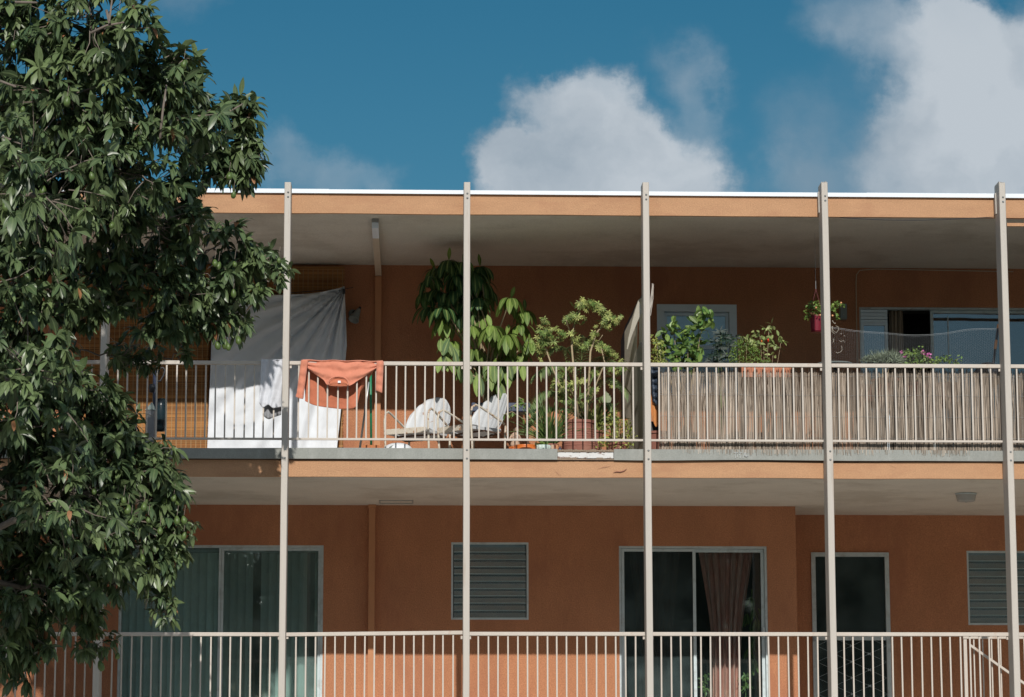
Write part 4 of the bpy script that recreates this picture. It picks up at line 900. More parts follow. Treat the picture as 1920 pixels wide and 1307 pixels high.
for (a, b, n_, L) in top + mid_:
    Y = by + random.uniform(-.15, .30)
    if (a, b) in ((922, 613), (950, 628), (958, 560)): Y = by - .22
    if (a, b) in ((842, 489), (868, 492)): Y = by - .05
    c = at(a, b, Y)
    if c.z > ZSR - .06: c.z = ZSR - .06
    whorl(mb, c, n_ + 3, L * 1.18, L * .34, 1.9, (-.1, .6), segs=8, fold=.12, tip=.8, tone=.05 if b < 590 and a < 915 else .65)  # roof shade put into the leaf colour: upper whorls dark, lit ones yellower
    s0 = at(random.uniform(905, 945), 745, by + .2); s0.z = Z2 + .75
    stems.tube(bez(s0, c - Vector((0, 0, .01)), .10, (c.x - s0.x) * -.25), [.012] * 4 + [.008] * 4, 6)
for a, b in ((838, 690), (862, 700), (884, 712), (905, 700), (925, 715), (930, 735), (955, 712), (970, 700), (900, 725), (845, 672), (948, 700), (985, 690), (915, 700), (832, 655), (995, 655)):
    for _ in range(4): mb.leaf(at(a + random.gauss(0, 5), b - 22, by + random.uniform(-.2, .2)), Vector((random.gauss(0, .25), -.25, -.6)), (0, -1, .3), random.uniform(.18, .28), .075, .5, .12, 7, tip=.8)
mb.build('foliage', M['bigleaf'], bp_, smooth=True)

cx_ = at(938, 710, 1.75).x
stems.build('stems', M['twig'], bp_, smooth=True)
zt_ = Z2 + .74
pb = thing('planter_stand', (cx_, 1.65, Z2), 'dark blue planter box on thin legs carrying the big drooping plant', 'planter')
MB().box(cx_ - .33, 1.5, zt_ - .10, cx_ + .33, 1.80, zt_).build('planter_box', M['bluepot'], pb, bevel=.01)
for sx_ in (-1, 1):
    for sy in (1.53, 1.77): MB().box(cx_ + sx_ * .30 - .012, sy - .012, Z2, cx_ + sx_ * .30 + .012, sy + .012, zt_ - .1005).build('leg', M['brown'], pb)
# --- variegated schefflera
pcx = at(1086, 800, .55).x
ch_ = thing('terracotta_planter', (pcx, .55, Z2), 'large ribbed dark red terracotta pot in the middle of the plants', 'pot')
prof = [(.001, 0), (.155, 0), (.175, .05), (.178, .052), (.19, .12), (.188, .30)]
for k in range(9): prof += [(.188 - .002 * k, .12 + .028 * k + .001), (.192 - .0025 * k, .132 + .028 * k), (.188 - .002 * k, .144 + .028 * k)]
MB().lathe([(.001, 0), (.16, 0), (.185, .06), (.192, .12), (.196, .124), (.190, .13)] + [p_ for k in range(7) for p_ in ((.187 - .004 * k, .14 + .026 * k), (.190 - .004 * k, .152 + .026 * k), (.187 - .004 * k, .160 + .026 * k))] + [(.158, .33), (.160, .37), (.172, .375), (.172, .405), (.150, .405), (.145, .36), (.001, .36)], (pcx, .55, Z2), 40).build('pot', M['terra'], ch_, smooth=False)
MB().lathe([(.001, .365), (.145, .365)], (pcx, .55, Z2), 20).build('soil', M['soil'], ch_)
def umbrella(mb, c, r, nl=8, up=.5):
    ax_ = (Vector((random.uniform(-.7, .7), random.uniform(-1.1, .1), up))).normalized()
    e1 = ax_.orthogonal().normalized(); e2 = ax_.cross(e1); rn = random.random()
    for k in range(nl):
        q = 6.283 * k / nl + random.uniform(-.15, .15); d = (e1 * math.cos(q) + e2 * math.sin(q) + ax_ * .15)
        mb.leaf(c, d, ax_, r * random.uniform(.8, 1.2), r * .30, .35, .15, 4, rnd=min(1, max(0, rn + random.uniform(-.2, .2))), tip=.8)
sf = thing('potted_schefflera', (pcx, .55, Z2 + .37), 'yellow green variegated shrub with two tall bare stems in the terracotta pot', 'potted plant')
mb = MB(); st_ = MB()
stem_px = [([(1085, 790), (1078, 720), (1072, 650), (1076, 610), (1088, 580), (1100, 572)], .013), ([(1100, 790), (1104, 720), (1107, 660), (1118, 625), (1132, 608), (1150, 600)], .013),
           ([(1092, 785), (1060, 745), (1036, 690), (1022, 650), (1015, 625)], .011), ([(1098, 785), (1118, 720), (1134, 680), (1128, 655), (1120, 640)], .009), ([(1112, 650), (1122, 640), (1130, 628)], .006), ([(1072, 640), (1066, 615), (1062, 600)], .007),
           ([(1134, 680), (1145, 668), (1150, 658)], .006), ([(1095, 780), (1075, 740), (1058, 712)], .008)]
for pts_, r in stem_px:
    Yj = [.55 + .1 * math.sin(i + r * 300) for i in range(len(pts_))]
    st_.tube([at(a, b, y_) for (a, b), y_ in zip(pts_, Yj)], [r * (1 - .4 * i / len(pts_)) for i in range(len(pts_))], 7)
cl_px = [(1092, 572, 6, 14), (1108, 574, 6, 12), (1122, 577, 5, 10), (1130, 582, 4, 8), (1076, 592, 5, 9), (1086, 602, 4, 6), (1066, 600, 4, 7), (1140, 596, 6, 12), (1153, 598, 5, 9), (1162, 596, 3, 4), (1128, 607, 5, 8), (1137, 615, 4, 6), (1116, 625, 4, 6),
         (1020, 605, 5, 9), (1034, 618, 6, 13), (1022, 625, 6, 13), (1010, 640, 7, 13), (1024, 645, 7, 13), (1038, 640, 6, 9), (1050, 630, 5, 7), (1012, 660, 6, 9), (1072, 625, 3, 5), (1080, 640, 4, 7), (1098, 652, 4, 7), (1125, 650, 5, 10), (1138, 655, 5, 10), (1148, 664, 5, 8), (1110, 640, 4, 6),
         (1050, 700, 6, 9), (1044, 722, 7, 14), (1058, 732, 7, 14), (1068, 722, 6, 10), (1052, 748, 6, 10), (1066, 755, 5, 8), (1062, 775, 5, 7), (1140, 690, 6, 8), (1155, 700, 6, 9), (1165, 688, 5, 6), (1108, 735, 6, 9), (1085, 715, 6, 8), (1120, 700, 6, 8), (1096, 745, 5, 7), (1072, 690, 5, 6), (1150, 720, 5, 6)]
for a, b, r, n_ in cl_px:
    for _ in range(int(n_ * 1.3)): 
        c = at(a + random.gauss(0, r * 1.0), b + random.gauss(0, r * .8), .55 + random.gauss(0, .09)); umbrella(mb, c, random.uniform(.035, .058), 7)
mb.build('foliage', M['varieg'], sf); st_.build('stems', M['twig'], sf, smooth=True)
# --- palm
pm_ = thing('potted_palm', (at(1080, 760, 1.0).x, 1.0, Z2), 'arching palm with narrow leaflets behind the terracotta pot', 'potted palm')
mb = MB(); st_ = MB()
def frond(a, m1, b, Y, nl=24, ll=.20, ya=.95):
    A, Mm, B = at(*a, ya), at(*m1, (Y + ya) / 2), at(*b, Y)
    P = [A * (1 - t) ** 2 + Mm * 2 * t * (1 - t) + B * t * t for t in [i / 14 for i in range(15)]]
    st_.tube(P, [.006 - .0003 * i for i in range(15)], 5)
    for k in range(nl):
        t = .28 + .72 * k / nl; i = min(13, int(t * 14)); f = t * 14 - i; c = P[i].lerp(P[i + 1], f); tg = (P[i + 1] - P[i]).normalized()
        for s in (-1, 1):
            sd_ = tg.cross(Vector((0, -.3, 1))).normalized() * s
            d = (sd_ * .8 + tg * .7 + Vector((0, 0, .12))).normalized()
            mb.leaf(c, d, (0, -.4, 1), ll * (1 - .5 * abs(t - .55)) * random.uniform(.85, 1.1), .020, .7, .15, 4, tip=.4)
for fr_ in [((1080, 780), (1068, 640), (1010, 700), .6), ((1082, 780), (1085, 620), (1030, 655), .8), ((1085, 780), (1092, 600), (1100, 640), 1.0), ((1088, 780), (1120, 640), (1172, 690), .7), ((1090, 780), (1130, 660), (1180, 740), .8), ((1080, 780), (1030, 690), (990, 770), .7), ((1078, 780), (1040, 660), (1000, 705), 1.1),
            ((1086, 780), (1095, 640), (1075, 650), 1.2), ((1090, 780), (1140, 700), (1165, 800), .7), ((1080, 780), (1020, 740), (985, 800), 1.0), ((1090, 780), (1110, 650), (1140, 670), 1.3)]: frond(*fr_)
mb.build('fronds', M['palm'], pm_); st_.build('stems', M['gstem'], pm_, smooth=True)
pot(pm_, (at(1080, 760, 1.0).x, 1.0, Z2), .12, .16, .30, M['terra'])
# --- strappy grass
gp_ = thing('potted_spider_plant', (at(1030, 820, .55).x, .55, Z2), 'strappy grass like plant left of the terracotta pot', 'potted plant')
mb = MB(); g0 = at(1030, 832, .55); g0.z = Z2 + .14
for k in range(170):
    e = random.uniform(.75, 1.45); a = random.uniform(0, 6.28)
    mb.leaf(g0 + rdir() * .04, (math.cos(a) * math.cos(e), math.sin(a) * math.cos(e), math.sin(e)), (0, -1, .3), random.uniform(.3, .66), .011, random.uniform(.2, .8), .2, 6, tip=.3)
mb.build('leaves', M['grass'], gp_); pot(gp_, (g0.x, .55, Z2), .07, .09, .15, M['terra'])
mb = MB(); c = at(1112, 765, .8); c.z = Z2 + .35
lp = thing('potted_dracaena', (c.x, .8, Z2), 'bright strappy leaves rising behind the right side of the terracotta pot', 'potted plant')
for k in range(80):
    e = random.uniform(.6, 1.4); a = random.uniform(0, 6.28)
    mb.leaf(c + rdir() * .05, (math.cos(a) * math.cos(e), math.sin(a) * math.cos(e), math.sin(e)), (0, -1, .3), random.uniform(.22, .45), .026, random.uniform(.3, 1.0), .25, 6, tip=.5)
cc = at(1136, 742, .6); mb.leaf(cc + Vector((.0, 0, .05)), (.1, -.3, -1), (0, -1, .2), .17, .10, .1, .1, 6, tip=.8)
mb.build('leaves', M['varieg'], lp); pot(lp, (c.x, .8, Z2), .08, .11, .33, M['terra'])
# --- bottom right yellow-green shrub, small terracotta pot
c = at(1158, 810, .35)
ys = thing('potted_jade_shrub', (c.x, .35, Z2), 'low yellow green bushy plant beside the third clear post', 'potted plant')
mb = MB()
for a, b, r, n_ in [(1150, 790, 12, 70), (1170, 800, 14, 90), (1140, 812, 14, 60), (1160, 820, 18, 110), (1182, 815, 8, 40), (1130, 828, 12, 60), (1155, 835, 16, 90), (1180, 832, 10, 50), (1150, 775, 8, 20), (1128, 800, 8, 20)]:
    for _ in range(n_):
        p_ = at(a + random.gauss(0, r * .55), b + random.gauss(0, r * .5), .35 + random.gauss(0, .07)); p_.z = max(p_.z, Z2 + .03)
        mb.leaf(p_, rdir(.4), rdir(.5), random.uniform(.02, .038), .020, .2, .2, 3, tip=.8)
mb.build('foliage', M['lime'], ys)
st_ = MB()
for k in range(12): st_.tube(bez((c.x, .35, Z2 + .12), at(random.uniform(1130, 1182), random.uniform(785, 825), .35), .05, random.uniform(-.05, .05)), .004, 5)
st_.build('stems', M['twig'], ys); pot(ys, (c.x, .35, Z2), .08, .10, .14, M['terra'])
c = at(1158, 778, 1.1)
tpz = thing('empty_terracotta_pot', (c.x, 1.1, Z2), 'small bright terracotta pot on a stack of pots near the leaning boards', 'pot')
pot(tpz, (c.x, 1.1, at(1158, 800, 1.1).z - .12), .07, .10, .20, M['downspout']); MB().box(c.x - .12, 1.0, Z2, c.x + .12, 1.2, at(1158, 800, 1.1).z - .121).build('stack', M['brown'], tpz)
# --- thin twig plant on the left of the group
tpx = at(1000, 800, .9)
tp = thing('twiggy_plant', (tpx.x, .9, Z2), 'sparse twiggy plant with small hanging leaves right of the second chair', 'potted plant')
st_ = MB(); mb = MB()
for pts_ in ([(1025, 830), (1010, 780), (985, 760), (968, 757), (955, 765)], [(1025, 830), (1005, 785), (980, 785), (960, 772), (942, 778)], [(1025, 830), (1015, 790), (1000, 788), (985, 790)], [(985, 760), (978, 748), (972, 744)], [(1025, 830), (1020, 780), (1010, 765), (1002, 760)]):
    P = [at(a, b, .9 + .05 * math.sin(i)) for i, (a, b) in enumerate(pts_)]; st_.tube(P, [.005] * (len(P) - 1) + [.002], 5)
    for k in range(1, len(P)):
        for _ in range(7): mb.leaf(P[k - 1].lerp(P[k], random.random()) , rdir(-.5), rdir(.4), random.uniform(.05, .08), .022, .5, .2, 4, tip=.6)
mb.build('foliage', M['fine'], tp); st_.build('stems', M['twig'], tp, smooth=True); pot(tp, (tpx.x + .13, .9, Z2), .08, .1, .2, M['terra'])
# --- small things at the deck edge
c = at(985, 838, .22); og = thing('orange_pot', (c.x, .22, Z2), 'round glossy orange bowl at the deck edge', 'bowl')
MB().lathe([(.001, 0), (.07, 0), (.115, .03), (.125, .06), (.11, .085), (.118, .095), (.10, .095), (.09, .07), (.001, .06)], (c.x, .22, Z2), 30).build('bowl', M['orange'], og, smooth=True)
c2 = at(957, 840, .25); lo = MB()
for k in range(22): lo.leaf(Vector((c2.x, .25, Z2 + .02)) + rdir() * .04, rdir(.5), rdir(.4), .06, .02, .4, .3, 3)
tag(lo.build('dried_flowers', M['orange']), 'little heap of dried orange leaves left of the orange bowl', 'dried leaves')
c = at(1018, 836, .20); mt = thing('ribbed_bowl', (c.x, .2, Z2), 'pale green fluted ceramic bowl with small leaves at the deck edge', 'bowl')
MB().lathe([(.001, 0), (.05, 0), (.08, .04), (.088, .075), (.078, .095), (.066, .095), (.06, .08), (.001, .075)], (c.x, .2, Z2), 48, rip=.05, nr=12).build('bowl', M['mint'], mt, smooth=True)
mb = MB()
for k in range(70): mb.leaf(Vector((c.x + random.gauss(0, .04), .2 + random.gauss(0, .03), Z2 + .09)), rdir(.7), rdir(.5), random.uniform(.04, .12), .010, .5, .2, 4)
mb.build('leaves', M['fine'], mt)
c = at(966, 822, .6); fg = thing('clay_figurine', (c.x, .6, Z2), 'small buff clay figurine with a round head behind the orange bowl', 'figurine')
zf = at(966, 828, .6).z - .06
MB().lathe([(.001, 0), (.05, 0), (.052, .03), (.038, .09), (.044, .12), (.035, .145), (.018, .16), (.001, .162)], (c.x, .6, zf), 20).build('body', M['clay'], fg, smooth=True)
MB().lathe([(.001, .06), (.02, .055), (.03, .03), (.026, .008), (.001, 0)], (c.x + .012, .6, zf + .155), 18).build('head', M['clay'], fg, smooth=True)
for s_x in (-1, 1): MB().tube([(c.x + s_x * .035, .6, zf + .13), (c.x + s_x * .058, .575, zf + .09), (c.x + s_x * .03, .56, zf + .07)], [.012, .011, .008], 7).build('arm', M['clay'], fg, smooth=True)
MB().lathe([(.001, 0), (.075, 0), (.07, zf - Z2 - .001), (.001, zf - Z2 - .001)], (c.x, .6, Z2), 20).build('pedestal', M['orange'], fg)
for (a, col_n, nm) in ((1036, 'clay', 'buff'), (1044, 'downspout', 'orange')):
    c = at(a, 836, .2); tag(MB().lathe([(.001, 0), (.016, 0), (.018, .10), (.001, .10)], (c.x, .2, Z2), 12).build('clay_cup', M[col_n], smooth=False), 'tiny %s clay cup right of the fluted bowl' % nm, 'cup')
c = at(1050, 838, .2); tag(MB().lathe([(.001, 0), (.018, 0), (.02, .06), (.008, .07), (.008, .085), (.001, .085)], (c.x, .2, Z2), 14).build('small_bottle', M['navy'], smooth=True), 'tiny dark blue bottle at the deck edge beside the patched board', 'bottle')
# ------------------------------------------------------------------ boards, mats and cloths behind the third post
def board(name, pts, Y, th, m, label, cat, Y1=None):
    """outline traced on its own plane; real thickness"""
    ys = [(Y + (0 if Y1 is None else (Y1 - Y) * (840 - b) / 280)) for a, b in pts]
    f = [at(a, b, y_) for (a, b), y_ in zip(pts, ys)]; n = len(f); k = [v + Vector((0, th, 0)) for v in f]
    mb = MB().add(f + k, [tuple(range(n)), tuple(range(2 * n - 1, n - 1, -1))] + [(i, i + n, (i + 1) % n + n, (i + 1) % n) for i in range(n)], .5)
    return tag(mb.build(name, m, None, bevel=.006), label, cat)
def side_panel(name, pts, m, label, cat, off=0.0, th=.03):
    """a sheet standing square to the facade between two flats; traced outline, depth from how far left each point shows"""
    def Yf(a): return .25 + (1214 - a) * .022 + off
    f = [at(a, b, Yf(a)) for a, b in pts]; n = len(f); k = [v + Vector((th, 0, 0)) for v in f]
    mb = MB().add(f + k, [tuple(range(n)), tuple(range(2 * n - 1, n - 1, -1))] + [(i, i + n, (i + 1) % n + n, (i + 1) % n) for i in range(n)], .5)
    return tag(mb.build(name, m, None), label, cat)
side_panel('dark_partition', [(1166, 905), (1164, 700), (1164, 640), (1172, 612), (1190, 575), (1204, 552), (1213, 546), (1213, 846), (1190, 870)], M['black'], 'dark cloth partition square to the wall beside the third clear post', 'partition', .0, .02)
side_panel('canvas_cover', [(1171, 890), (1171, 622), (1186, 592), (1196, 563), (1205, 557), (1211, 560), (1212, 843), (1190, 868)], M['canvas'], 'dull beige canvas stretched over the dark partition left of the third clear post', 'canvas', -.02, .004)
board('canvas_flap', [(1175, 655), (1178, 634), (1186, 600), (1193, 574), (1197, 563), (1202, 574), (1204, 584), (1195, 604), (1184, 632), (1177, 655)], .30, .006, M['canvas2'], 'pale sunlit triangle of canvas hanging left of the third clear post', 'canvas', .24)
side_panel('surfboard', [(1184, 700), (1191, 668), (1199, 642), (1205, 655), (1209, 690), (1210, 760), (1208, 800), (1203, 825), (1192, 845), (1188, 800), (1184, 745)], M['boardgrey'], 'grey surfboard with a pointed nose leaning on the canvas beside the third clear post', 'surfboard', -.10, .05)
mr_ = MB()
for k in range(6):
    a = at(1195.5 + k * 2.4, 640, .58); mr_.tube([(a.x, .58 + .01 * (k % 2), at(0, 652, .58).z), (a.x + .01, .58, at(0, 588 + abs(k - 3) * 3, .58).z)], .0065, 6)
tag(mr_.build('slat_bundle', M['matroll']), 'bundle of reddish cedar slats between the canvas and the third clear post', 'slats')
tg = thing('twig_bundle', at(1222, 590, .25), 'pale dry twigs tied against the right side of the third clear post', 'twigs')
for k in range(7):
    MB().tube([at(1219 + random.uniform(-1, 1), 592 - k * 2, .2), at(1220 + random.uniform(0, 5), 560, .2 + random.uniform(0, .03)), at(1219 + random.uniform(0, 7), 531 + random.uniform(0, 12), .2)], [.003, .004, .003], 5).build('twig', M['post'], tg)
def yj(u, v, x, y): return .14 + .02 * math.sin(y / 2.2) * (.4 + .6 * math.sin(u * math.pi)) + .02 * math.sin(u * 5)
cloth('quilted_jacket', [(1221, 688), (1228, 687), (1236, 688)], [(1226, 752), (1233, 765), (1237, 776)], yj, M['jacket'], 'dark quilted jacket hanging just right of the third clear post', 'jacket', nu=16, nv=60, th=.03)
cloth('rust_cloth', [(1220, 740), (1228, 760), (1238, 772)], [(1221, 775), (1229, 800), (1238, 792)], lambda u, v, x, y: .20 + .01 * math.sin(u * 11), M['orangecloth'], 'rust orange cloth hanging below the dark jacket', 'cloth', nu=16, nv=20, th=.006)
board('storage_crate', [(1220, 790), (1238, 790), (1238, 850), (1220, 850)], .3, .3, M['black'], 'black crate on the floor under the rust orange cloth', 'crate')
# ------------------------------------------------------------------ right bay plants
def shrub(name, label, cat, px0, Y, leaves, stems, m, sm='twig', potm='terra', potsz=(.09, .13, .26), zpot=None):
    c = at(px0, 800, Y); zp = Z2 if zpot is None else zpot
    t = thing(name, (c.x, Y, zp), label, cat)
    mb = MB(); leaves(mb); mb.build('foliage', M[m], t)
    s = MB()
    base = Vector((c.x, Y, zp + potsz[2] - .04))
    for (a, b, r) in stems: 
        e_ = at(a, b, Y + random.uniform(-.04, .04)); s.tube(bez(base + Vector((random.uniform(-.03, .03), 0, 0)), e_, 0, (e_.x - base.x) * random.uniform(-.2, .2)), [r] * 5 + [r * .6] * 3, 6)
    s.build('stems', M[sm], t, smooth=True); pot(t, (c.x, Y, zp), *potsz, M[potm]); return t
def cl(mb, lst, Y, L, W, sp=1.0, droop=.4, up=.3, segs=4, tip=.6, fold=.25, ys=.05):
    for a, b, r, n_ in lst:
        for _ in range(n_): mb.leaf(at(a + random.gauss(0, r * .55 * sp), b + random.gauss(0, r * .5 * sp), Y + random.gauss(0, ys)), rdir(up), rdir(.6) + Vector((0, -.5, 0)), L * random.uniform(.7, 1.15), W * random.uniform(.8, 1.1), droop, fold, segs, tip=tip)
def cit(mb):
    for a, b, k in [(1322, 585, 9), (1312, 598, 8), (1328, 600, 7), (1305, 612, 7), (1320, 618, 8), (1300, 625, 5), (1312, 640, 8), (1306, 655, 8), (1262, 610, 8), (1252, 622, 6), (1268, 625, 7), (1282, 632, 7), (1248, 640, 7), (1275, 645, 8), (1290, 650, 7), (1262, 660, 8), (1245, 665, 6), (1295, 668, 8), (1278, 675, 8), (1310, 675, 6), (1258, 680, 6), (1300, 685, 6), (1240, 650, 5)]:
        c = at(a, b, .45 + random.gauss(0, .06))
        for _ in range(int(k * 1.7)): mb.leaf(c + rdir() * .04, rdir(.35), rdir(.5) + Vector((0, -.6, 0)), random.uniform(.08, .135), .055, .35, .2, 5, tip=.75)
shrub('potted_citrus', 'leafy citrus bush with broad shining leaves in front of the pale window', 'potted plant', 1285, .45, cit, [(1322, 590, .008), (1262, 612, .007), (1312, 640, .007), (1290, 650, .006), (1275, 660, .006), (1248, 650, .005)], 'citrus')
shrub('potted_boxwood', 'small yellow green bush against the right side of the third clear post', 'potted plant', 1232, .35, lambda mb: cl(mb, [(1228, 638, 7, 40), (1236, 645, 8, 50), (1226, 658, 8, 50), (1238, 662, 9, 60), (1230, 676, 10, 70), (1244, 678, 8, 50)], .35, .032, .016), [(1228, 650, .004), (1238, 655, .004), (1232, 640, .004)], 'lime')
def dark(mb):
    for a, b, k in [(1352, 628, 5), (1360, 640, 7), (1345, 645, 7), (1368, 652, 6), (1350, 660, 8), (1338, 668, 6), (1362, 670, 7), (1345, 680, 7), (1372, 632, 4)]:
        for _ in range(k):
            c = at(a + random.gauss(0, 4), b + random.gauss(0, 3), .65 + random.gauss(0, .05)); s = rdir(.1)
            for q in range(6):
                an = (q - 2.5) * .45; d = Vector((s.x + math.sin(an), s.y * .4, math.cos(an) * .6 - .1)); mb.leaf(c, d, (0, -1, .2), random.uniform(.07, .11), .012, .5, .15, 4, tip=.4)
shrub('potted_palmate_plant', 'dark plant with narrow fingered leaves at the lower right of the pale window', 'potted plant', 1355, .65, dark, [(1352, 630, .005), (1362, 640, .005), (1345, 655, .005)], 'darkleaf', 'gstem')
shrub('potted_fine_shrub', 'dense fine leaved green shrub between the dark plant and the pepper plant', 'potted plant', 1392, .40, lambda mb: cl(mb, [(1385, 648, 12, 110), (1400, 645, 12, 110), (1412, 655, 12, 110), (1378, 662, 12, 100), (1395, 668, 14, 130), (1415, 672, 14, 130), (1375, 680, 12, 90), (1430, 680, 10, 80), (1440, 684, 8, 40)], .40, .032, .013), [(1385, 650, .004), (1400, 650, .004), (1415, 660, .004), (1430, 675, .004)], 'fine')
def pep(mb):
    for a, b, k in [(1442, 612, 5), (1450, 612, 4), (1437, 620, 4), (1428, 628, 5), (1418, 625, 4), (1440, 633, 5), (1425, 640, 4), (1402, 630, 4), (1390, 632, 3), (1412, 632, 4), (1448, 628, 2), (1462, 638, 4), (1468, 636, 3), (1455, 645, 3), (1446, 650, 4), (1432, 655, 5), (1420, 652, 4), (1450, 665, 4), (1462, 650, 3), (1440, 668, 3), (1455, 680, 3)]:
        for _ in range(k): mb.leaf(at(a + random.gauss(0, 3), b + random.gauss(0, 3), .45 + random.gauss(0, .05)), rdir(-.25), rdir(.4) + Vector((0, -.6, 0)), random.uniform(.05, .09), .036, .5, .2, 5, tip=.7)
pz_ = shrub('potted_pepper_plant', 'open airy pepper plant with pale leaves and one red pepper', 'potted plant', 1435, .45, pep, [(1442, 612, .005), (1425, 630, .004), (1465, 638, .004), (1400, 632, .004), (1450, 660, .004), (1432, 650, .005)], 'pepper')
c = at(1440, 634, .40); MB().tube([c, c + Vector((0, 0, -.02)), c + Vector((.003, 0, -.045))], [.010, .012, .004], 8).build('red_pepper', M['red'], pz_, smooth=True)
c = at(1428, 638, .40); MB().tube([c, c + Vector((0, 0, -.012)), c + Vector((.003, 0, -.025))], [.007, .009, .003], 8).build('orange_pepper', M['orange'], pz_, smooth=True)
a, b = at(1388, 682, .3), at(1482, 684, .3)
op = thing('orange_planter', ((a.x + b.x) / 2, .33, Z2), 'long orange planter trough whose rim shows just above the rail', 'planter')
MB().box(a.x, .22, a.z - .16, b.x, .44, a.z - .008).build('trough', M['planter'], op, bevel=.006)
for q in (a.x + .03, b.x - .03): MB().box(q - .015, .25, Z2, q + .015, .41, a.z - .161).build('leg', M['brown'], op)
# small round table further right
c = at(1565, 684, 1.3); tt = thing('round_table', (c.x, 1.3, Z2), 'round grey table whose edge shows above the rail behind the fourth clear post', 'table')
zt_ = at(1565, 682, 1.3).z
MB().lathe([(.001, 0), (.20, 0), (.21, -.008), (.20, -.018), (.001, -.018)], (c.x, 1.3, zt_), 32).build('table_top', M['lampgrey'], tt, smooth=False)
MB().tube([(c.x, 1.3, Z2 + .02), (c.x, 1.3, zt_ - .0185)], .025, 10).build('column', M['black'], tt); MB().lathe([(.001, 0), (.16, 0), (.15, .02), (.001, .025)], (c.x, 1.3, Z2), 24).build('foot', M['black'], tt)
# hanging basket
hy = .9; c = at(1531, 608, hy); r = (at(1543, 600, hy).x - at(1518, 600, hy).x) / 2
hb = thing('hanging_basket', (c.x, hy, c.z), 'magenta hanging pot with trailing leaves and peach blossoms beside the fourth clear post', 'hanging plant')
zt_ = at(1531, 592, hy).z; zb_ = at(1531, 621, hy).z
MB().lathe([(.001, 0), (r * .82, 0), (r * .98, zt_ - zb_ - .015), (r * 1.06, zt_ - zb_ - .015), (r * 1.06, zt_ - zb_), (r * .9, zt_ - zb_), (.001, zt_ - zb_ - .02)], (c.x, hy, zb_), 28).build('pot', M['redpot'], hb, smooth=False)
MB().lathe([(.001, 0), (r * .88, 0), (r * .95, .008), (r * .8, .010)], (c.x, hy, zb_ - .014), 28).build('saucer', M['redpot'], hb)
for s in (-1, 1): MB().tube([(c.x + s * r, hy, zt_), (c.x, hy, zt_ + .30)], .0018, 4).build('hanger', M['redpot'], hb)
MB().tube([(c.x, hy, zt_ + .30), (c.x, hy, ZSR)], .002, 4).build('hanger', M['wire'], hb)
mb = MB(); cl(mb, [(1520, 575, 8, 34), (1532, 572, 8, 30), (1540, 578, 8, 30), (1515, 585, 7, 26), (1528, 588, 8, 26), (1512, 595, 4, 14), (1548, 582, 7, 22), (1560, 580, 6, 18), (1566, 574, 6, 16), (1572, 568, 6, 12), (1578, 573, 4, 8), (1568, 588, 5, 12), (1570, 594, 3, 6), (1545, 590, 6, 14)], hy, .038, .026, droop=.6, tip=.8)
mb.build('foliage', M['fine'], hb)
for a, b in ((1521, 588), (1526, 588), (1538, 591), (1530, 577), (1561, 592), (1577, 568)):
    p_ = at(a, b, hy - .13); MB().lathe([(.001, .012), (.009, .008), (.011, 0), (.007, -.009), (.001, -.011)], p_, 10).build('blossom', M['peach'], hb, smooth=True)
vn = thing('dry_vine', at(1570, 640, .5), 'wispy curling white vine tendrils hanging right of the fourth clear post', 'vine')
for pts_ in ([(1561, 601), (1563, 605), (1566, 607)], [(1560, 612), (1562, 620), (1568, 624), (1572, 619), (1572, 613), (1567, 611)], [(1560, 612), (1560, 622), (1565, 626)], [(1574, 638), (1576, 641), (1582, 638), (1583, 642)], [(1578, 648), (1579, 656), (1576, 660), (1570, 662), (1567, 660)], [(1563, 635), (1563, 642)]):
    MB().tube([at(a, b, .5) for a, b in pts_], .0022, 5).build('tendril', M['canvas'], vn)
for a, b in ((1561, 602), (1566, 606), (1577, 626), (1583, 630), (1561, 613)): MB().lathe([(.001, .006), (.006, 0), (.001, -.006)], at(a, b, .5), 8).build('seed_pod', M['canvas'], vn)
# lavender mounds and flowers on the second screen
def needle(mb, a, b, r, n_, Y, L=.13):
    c = at(a, b + r, Y)
    for _ in range(n_):
        d = Vector((random.gauss(0, .6), random.gauss(0, .4), random.uniform(.25, 1))).normalized(); q = c + Vector((random.gauss(0, r / 178 * .5), random.gauss(0, .04), random.uniform(0, r / 178 * .8)))
        mb.leaf(q, d, rdir(.3), L * random.uniform(.6, 1.2), .0065, .15, .1, 3, tip=.4)
shrub('potted_lavender', 'rounded grey green lavender mound on the rail, the larger of two', 'potted plant', 1662, .30, lambda mb: [needle(mb, 1662, 668, 16, 420, .3), needle(mb, 1678, 672, 12, 260, .3), needle(mb, 1645, 672, 12, 200, .3)] and None, [(1655, 680, .006), (1668, 680, .006)], 'sage', potsz=(.10, .14, .26), zpot=5.75)
shrub('potted_rosemary', 'small loose grey green herb left of the lavender mound', 'potted plant', 1628, .30, lambda mb: needle(mb, 1628, 670, 12, 200, .3, .07), [(1626, 678, .004)], 'sage', potsz=(.06, .08, .2), zpot=5.8)
def ger(mb): cl(mb, [(1706, 668, 9, 60), (1718, 662, 9, 55), (1728, 672, 10, 60), (1700, 680, 8, 40), (1742, 678, 9, 40), (1755, 680, 8, 26), (1700, 660, 6, 20), (1722, 680, 10, 50)], .3, .035, .028, tip=.9, droop=.3)
g_ = shrub('potted_geranium', 'flowering geranium with two pink blossoms on the rail in front of the sliding door', 'potted plant', 1722, .30, ger, [(1712, 670, .004), (1735, 668, .004), (1742, 672, .004)], 'fine', potsz=(.10, .14, .22), zpot=5.8)
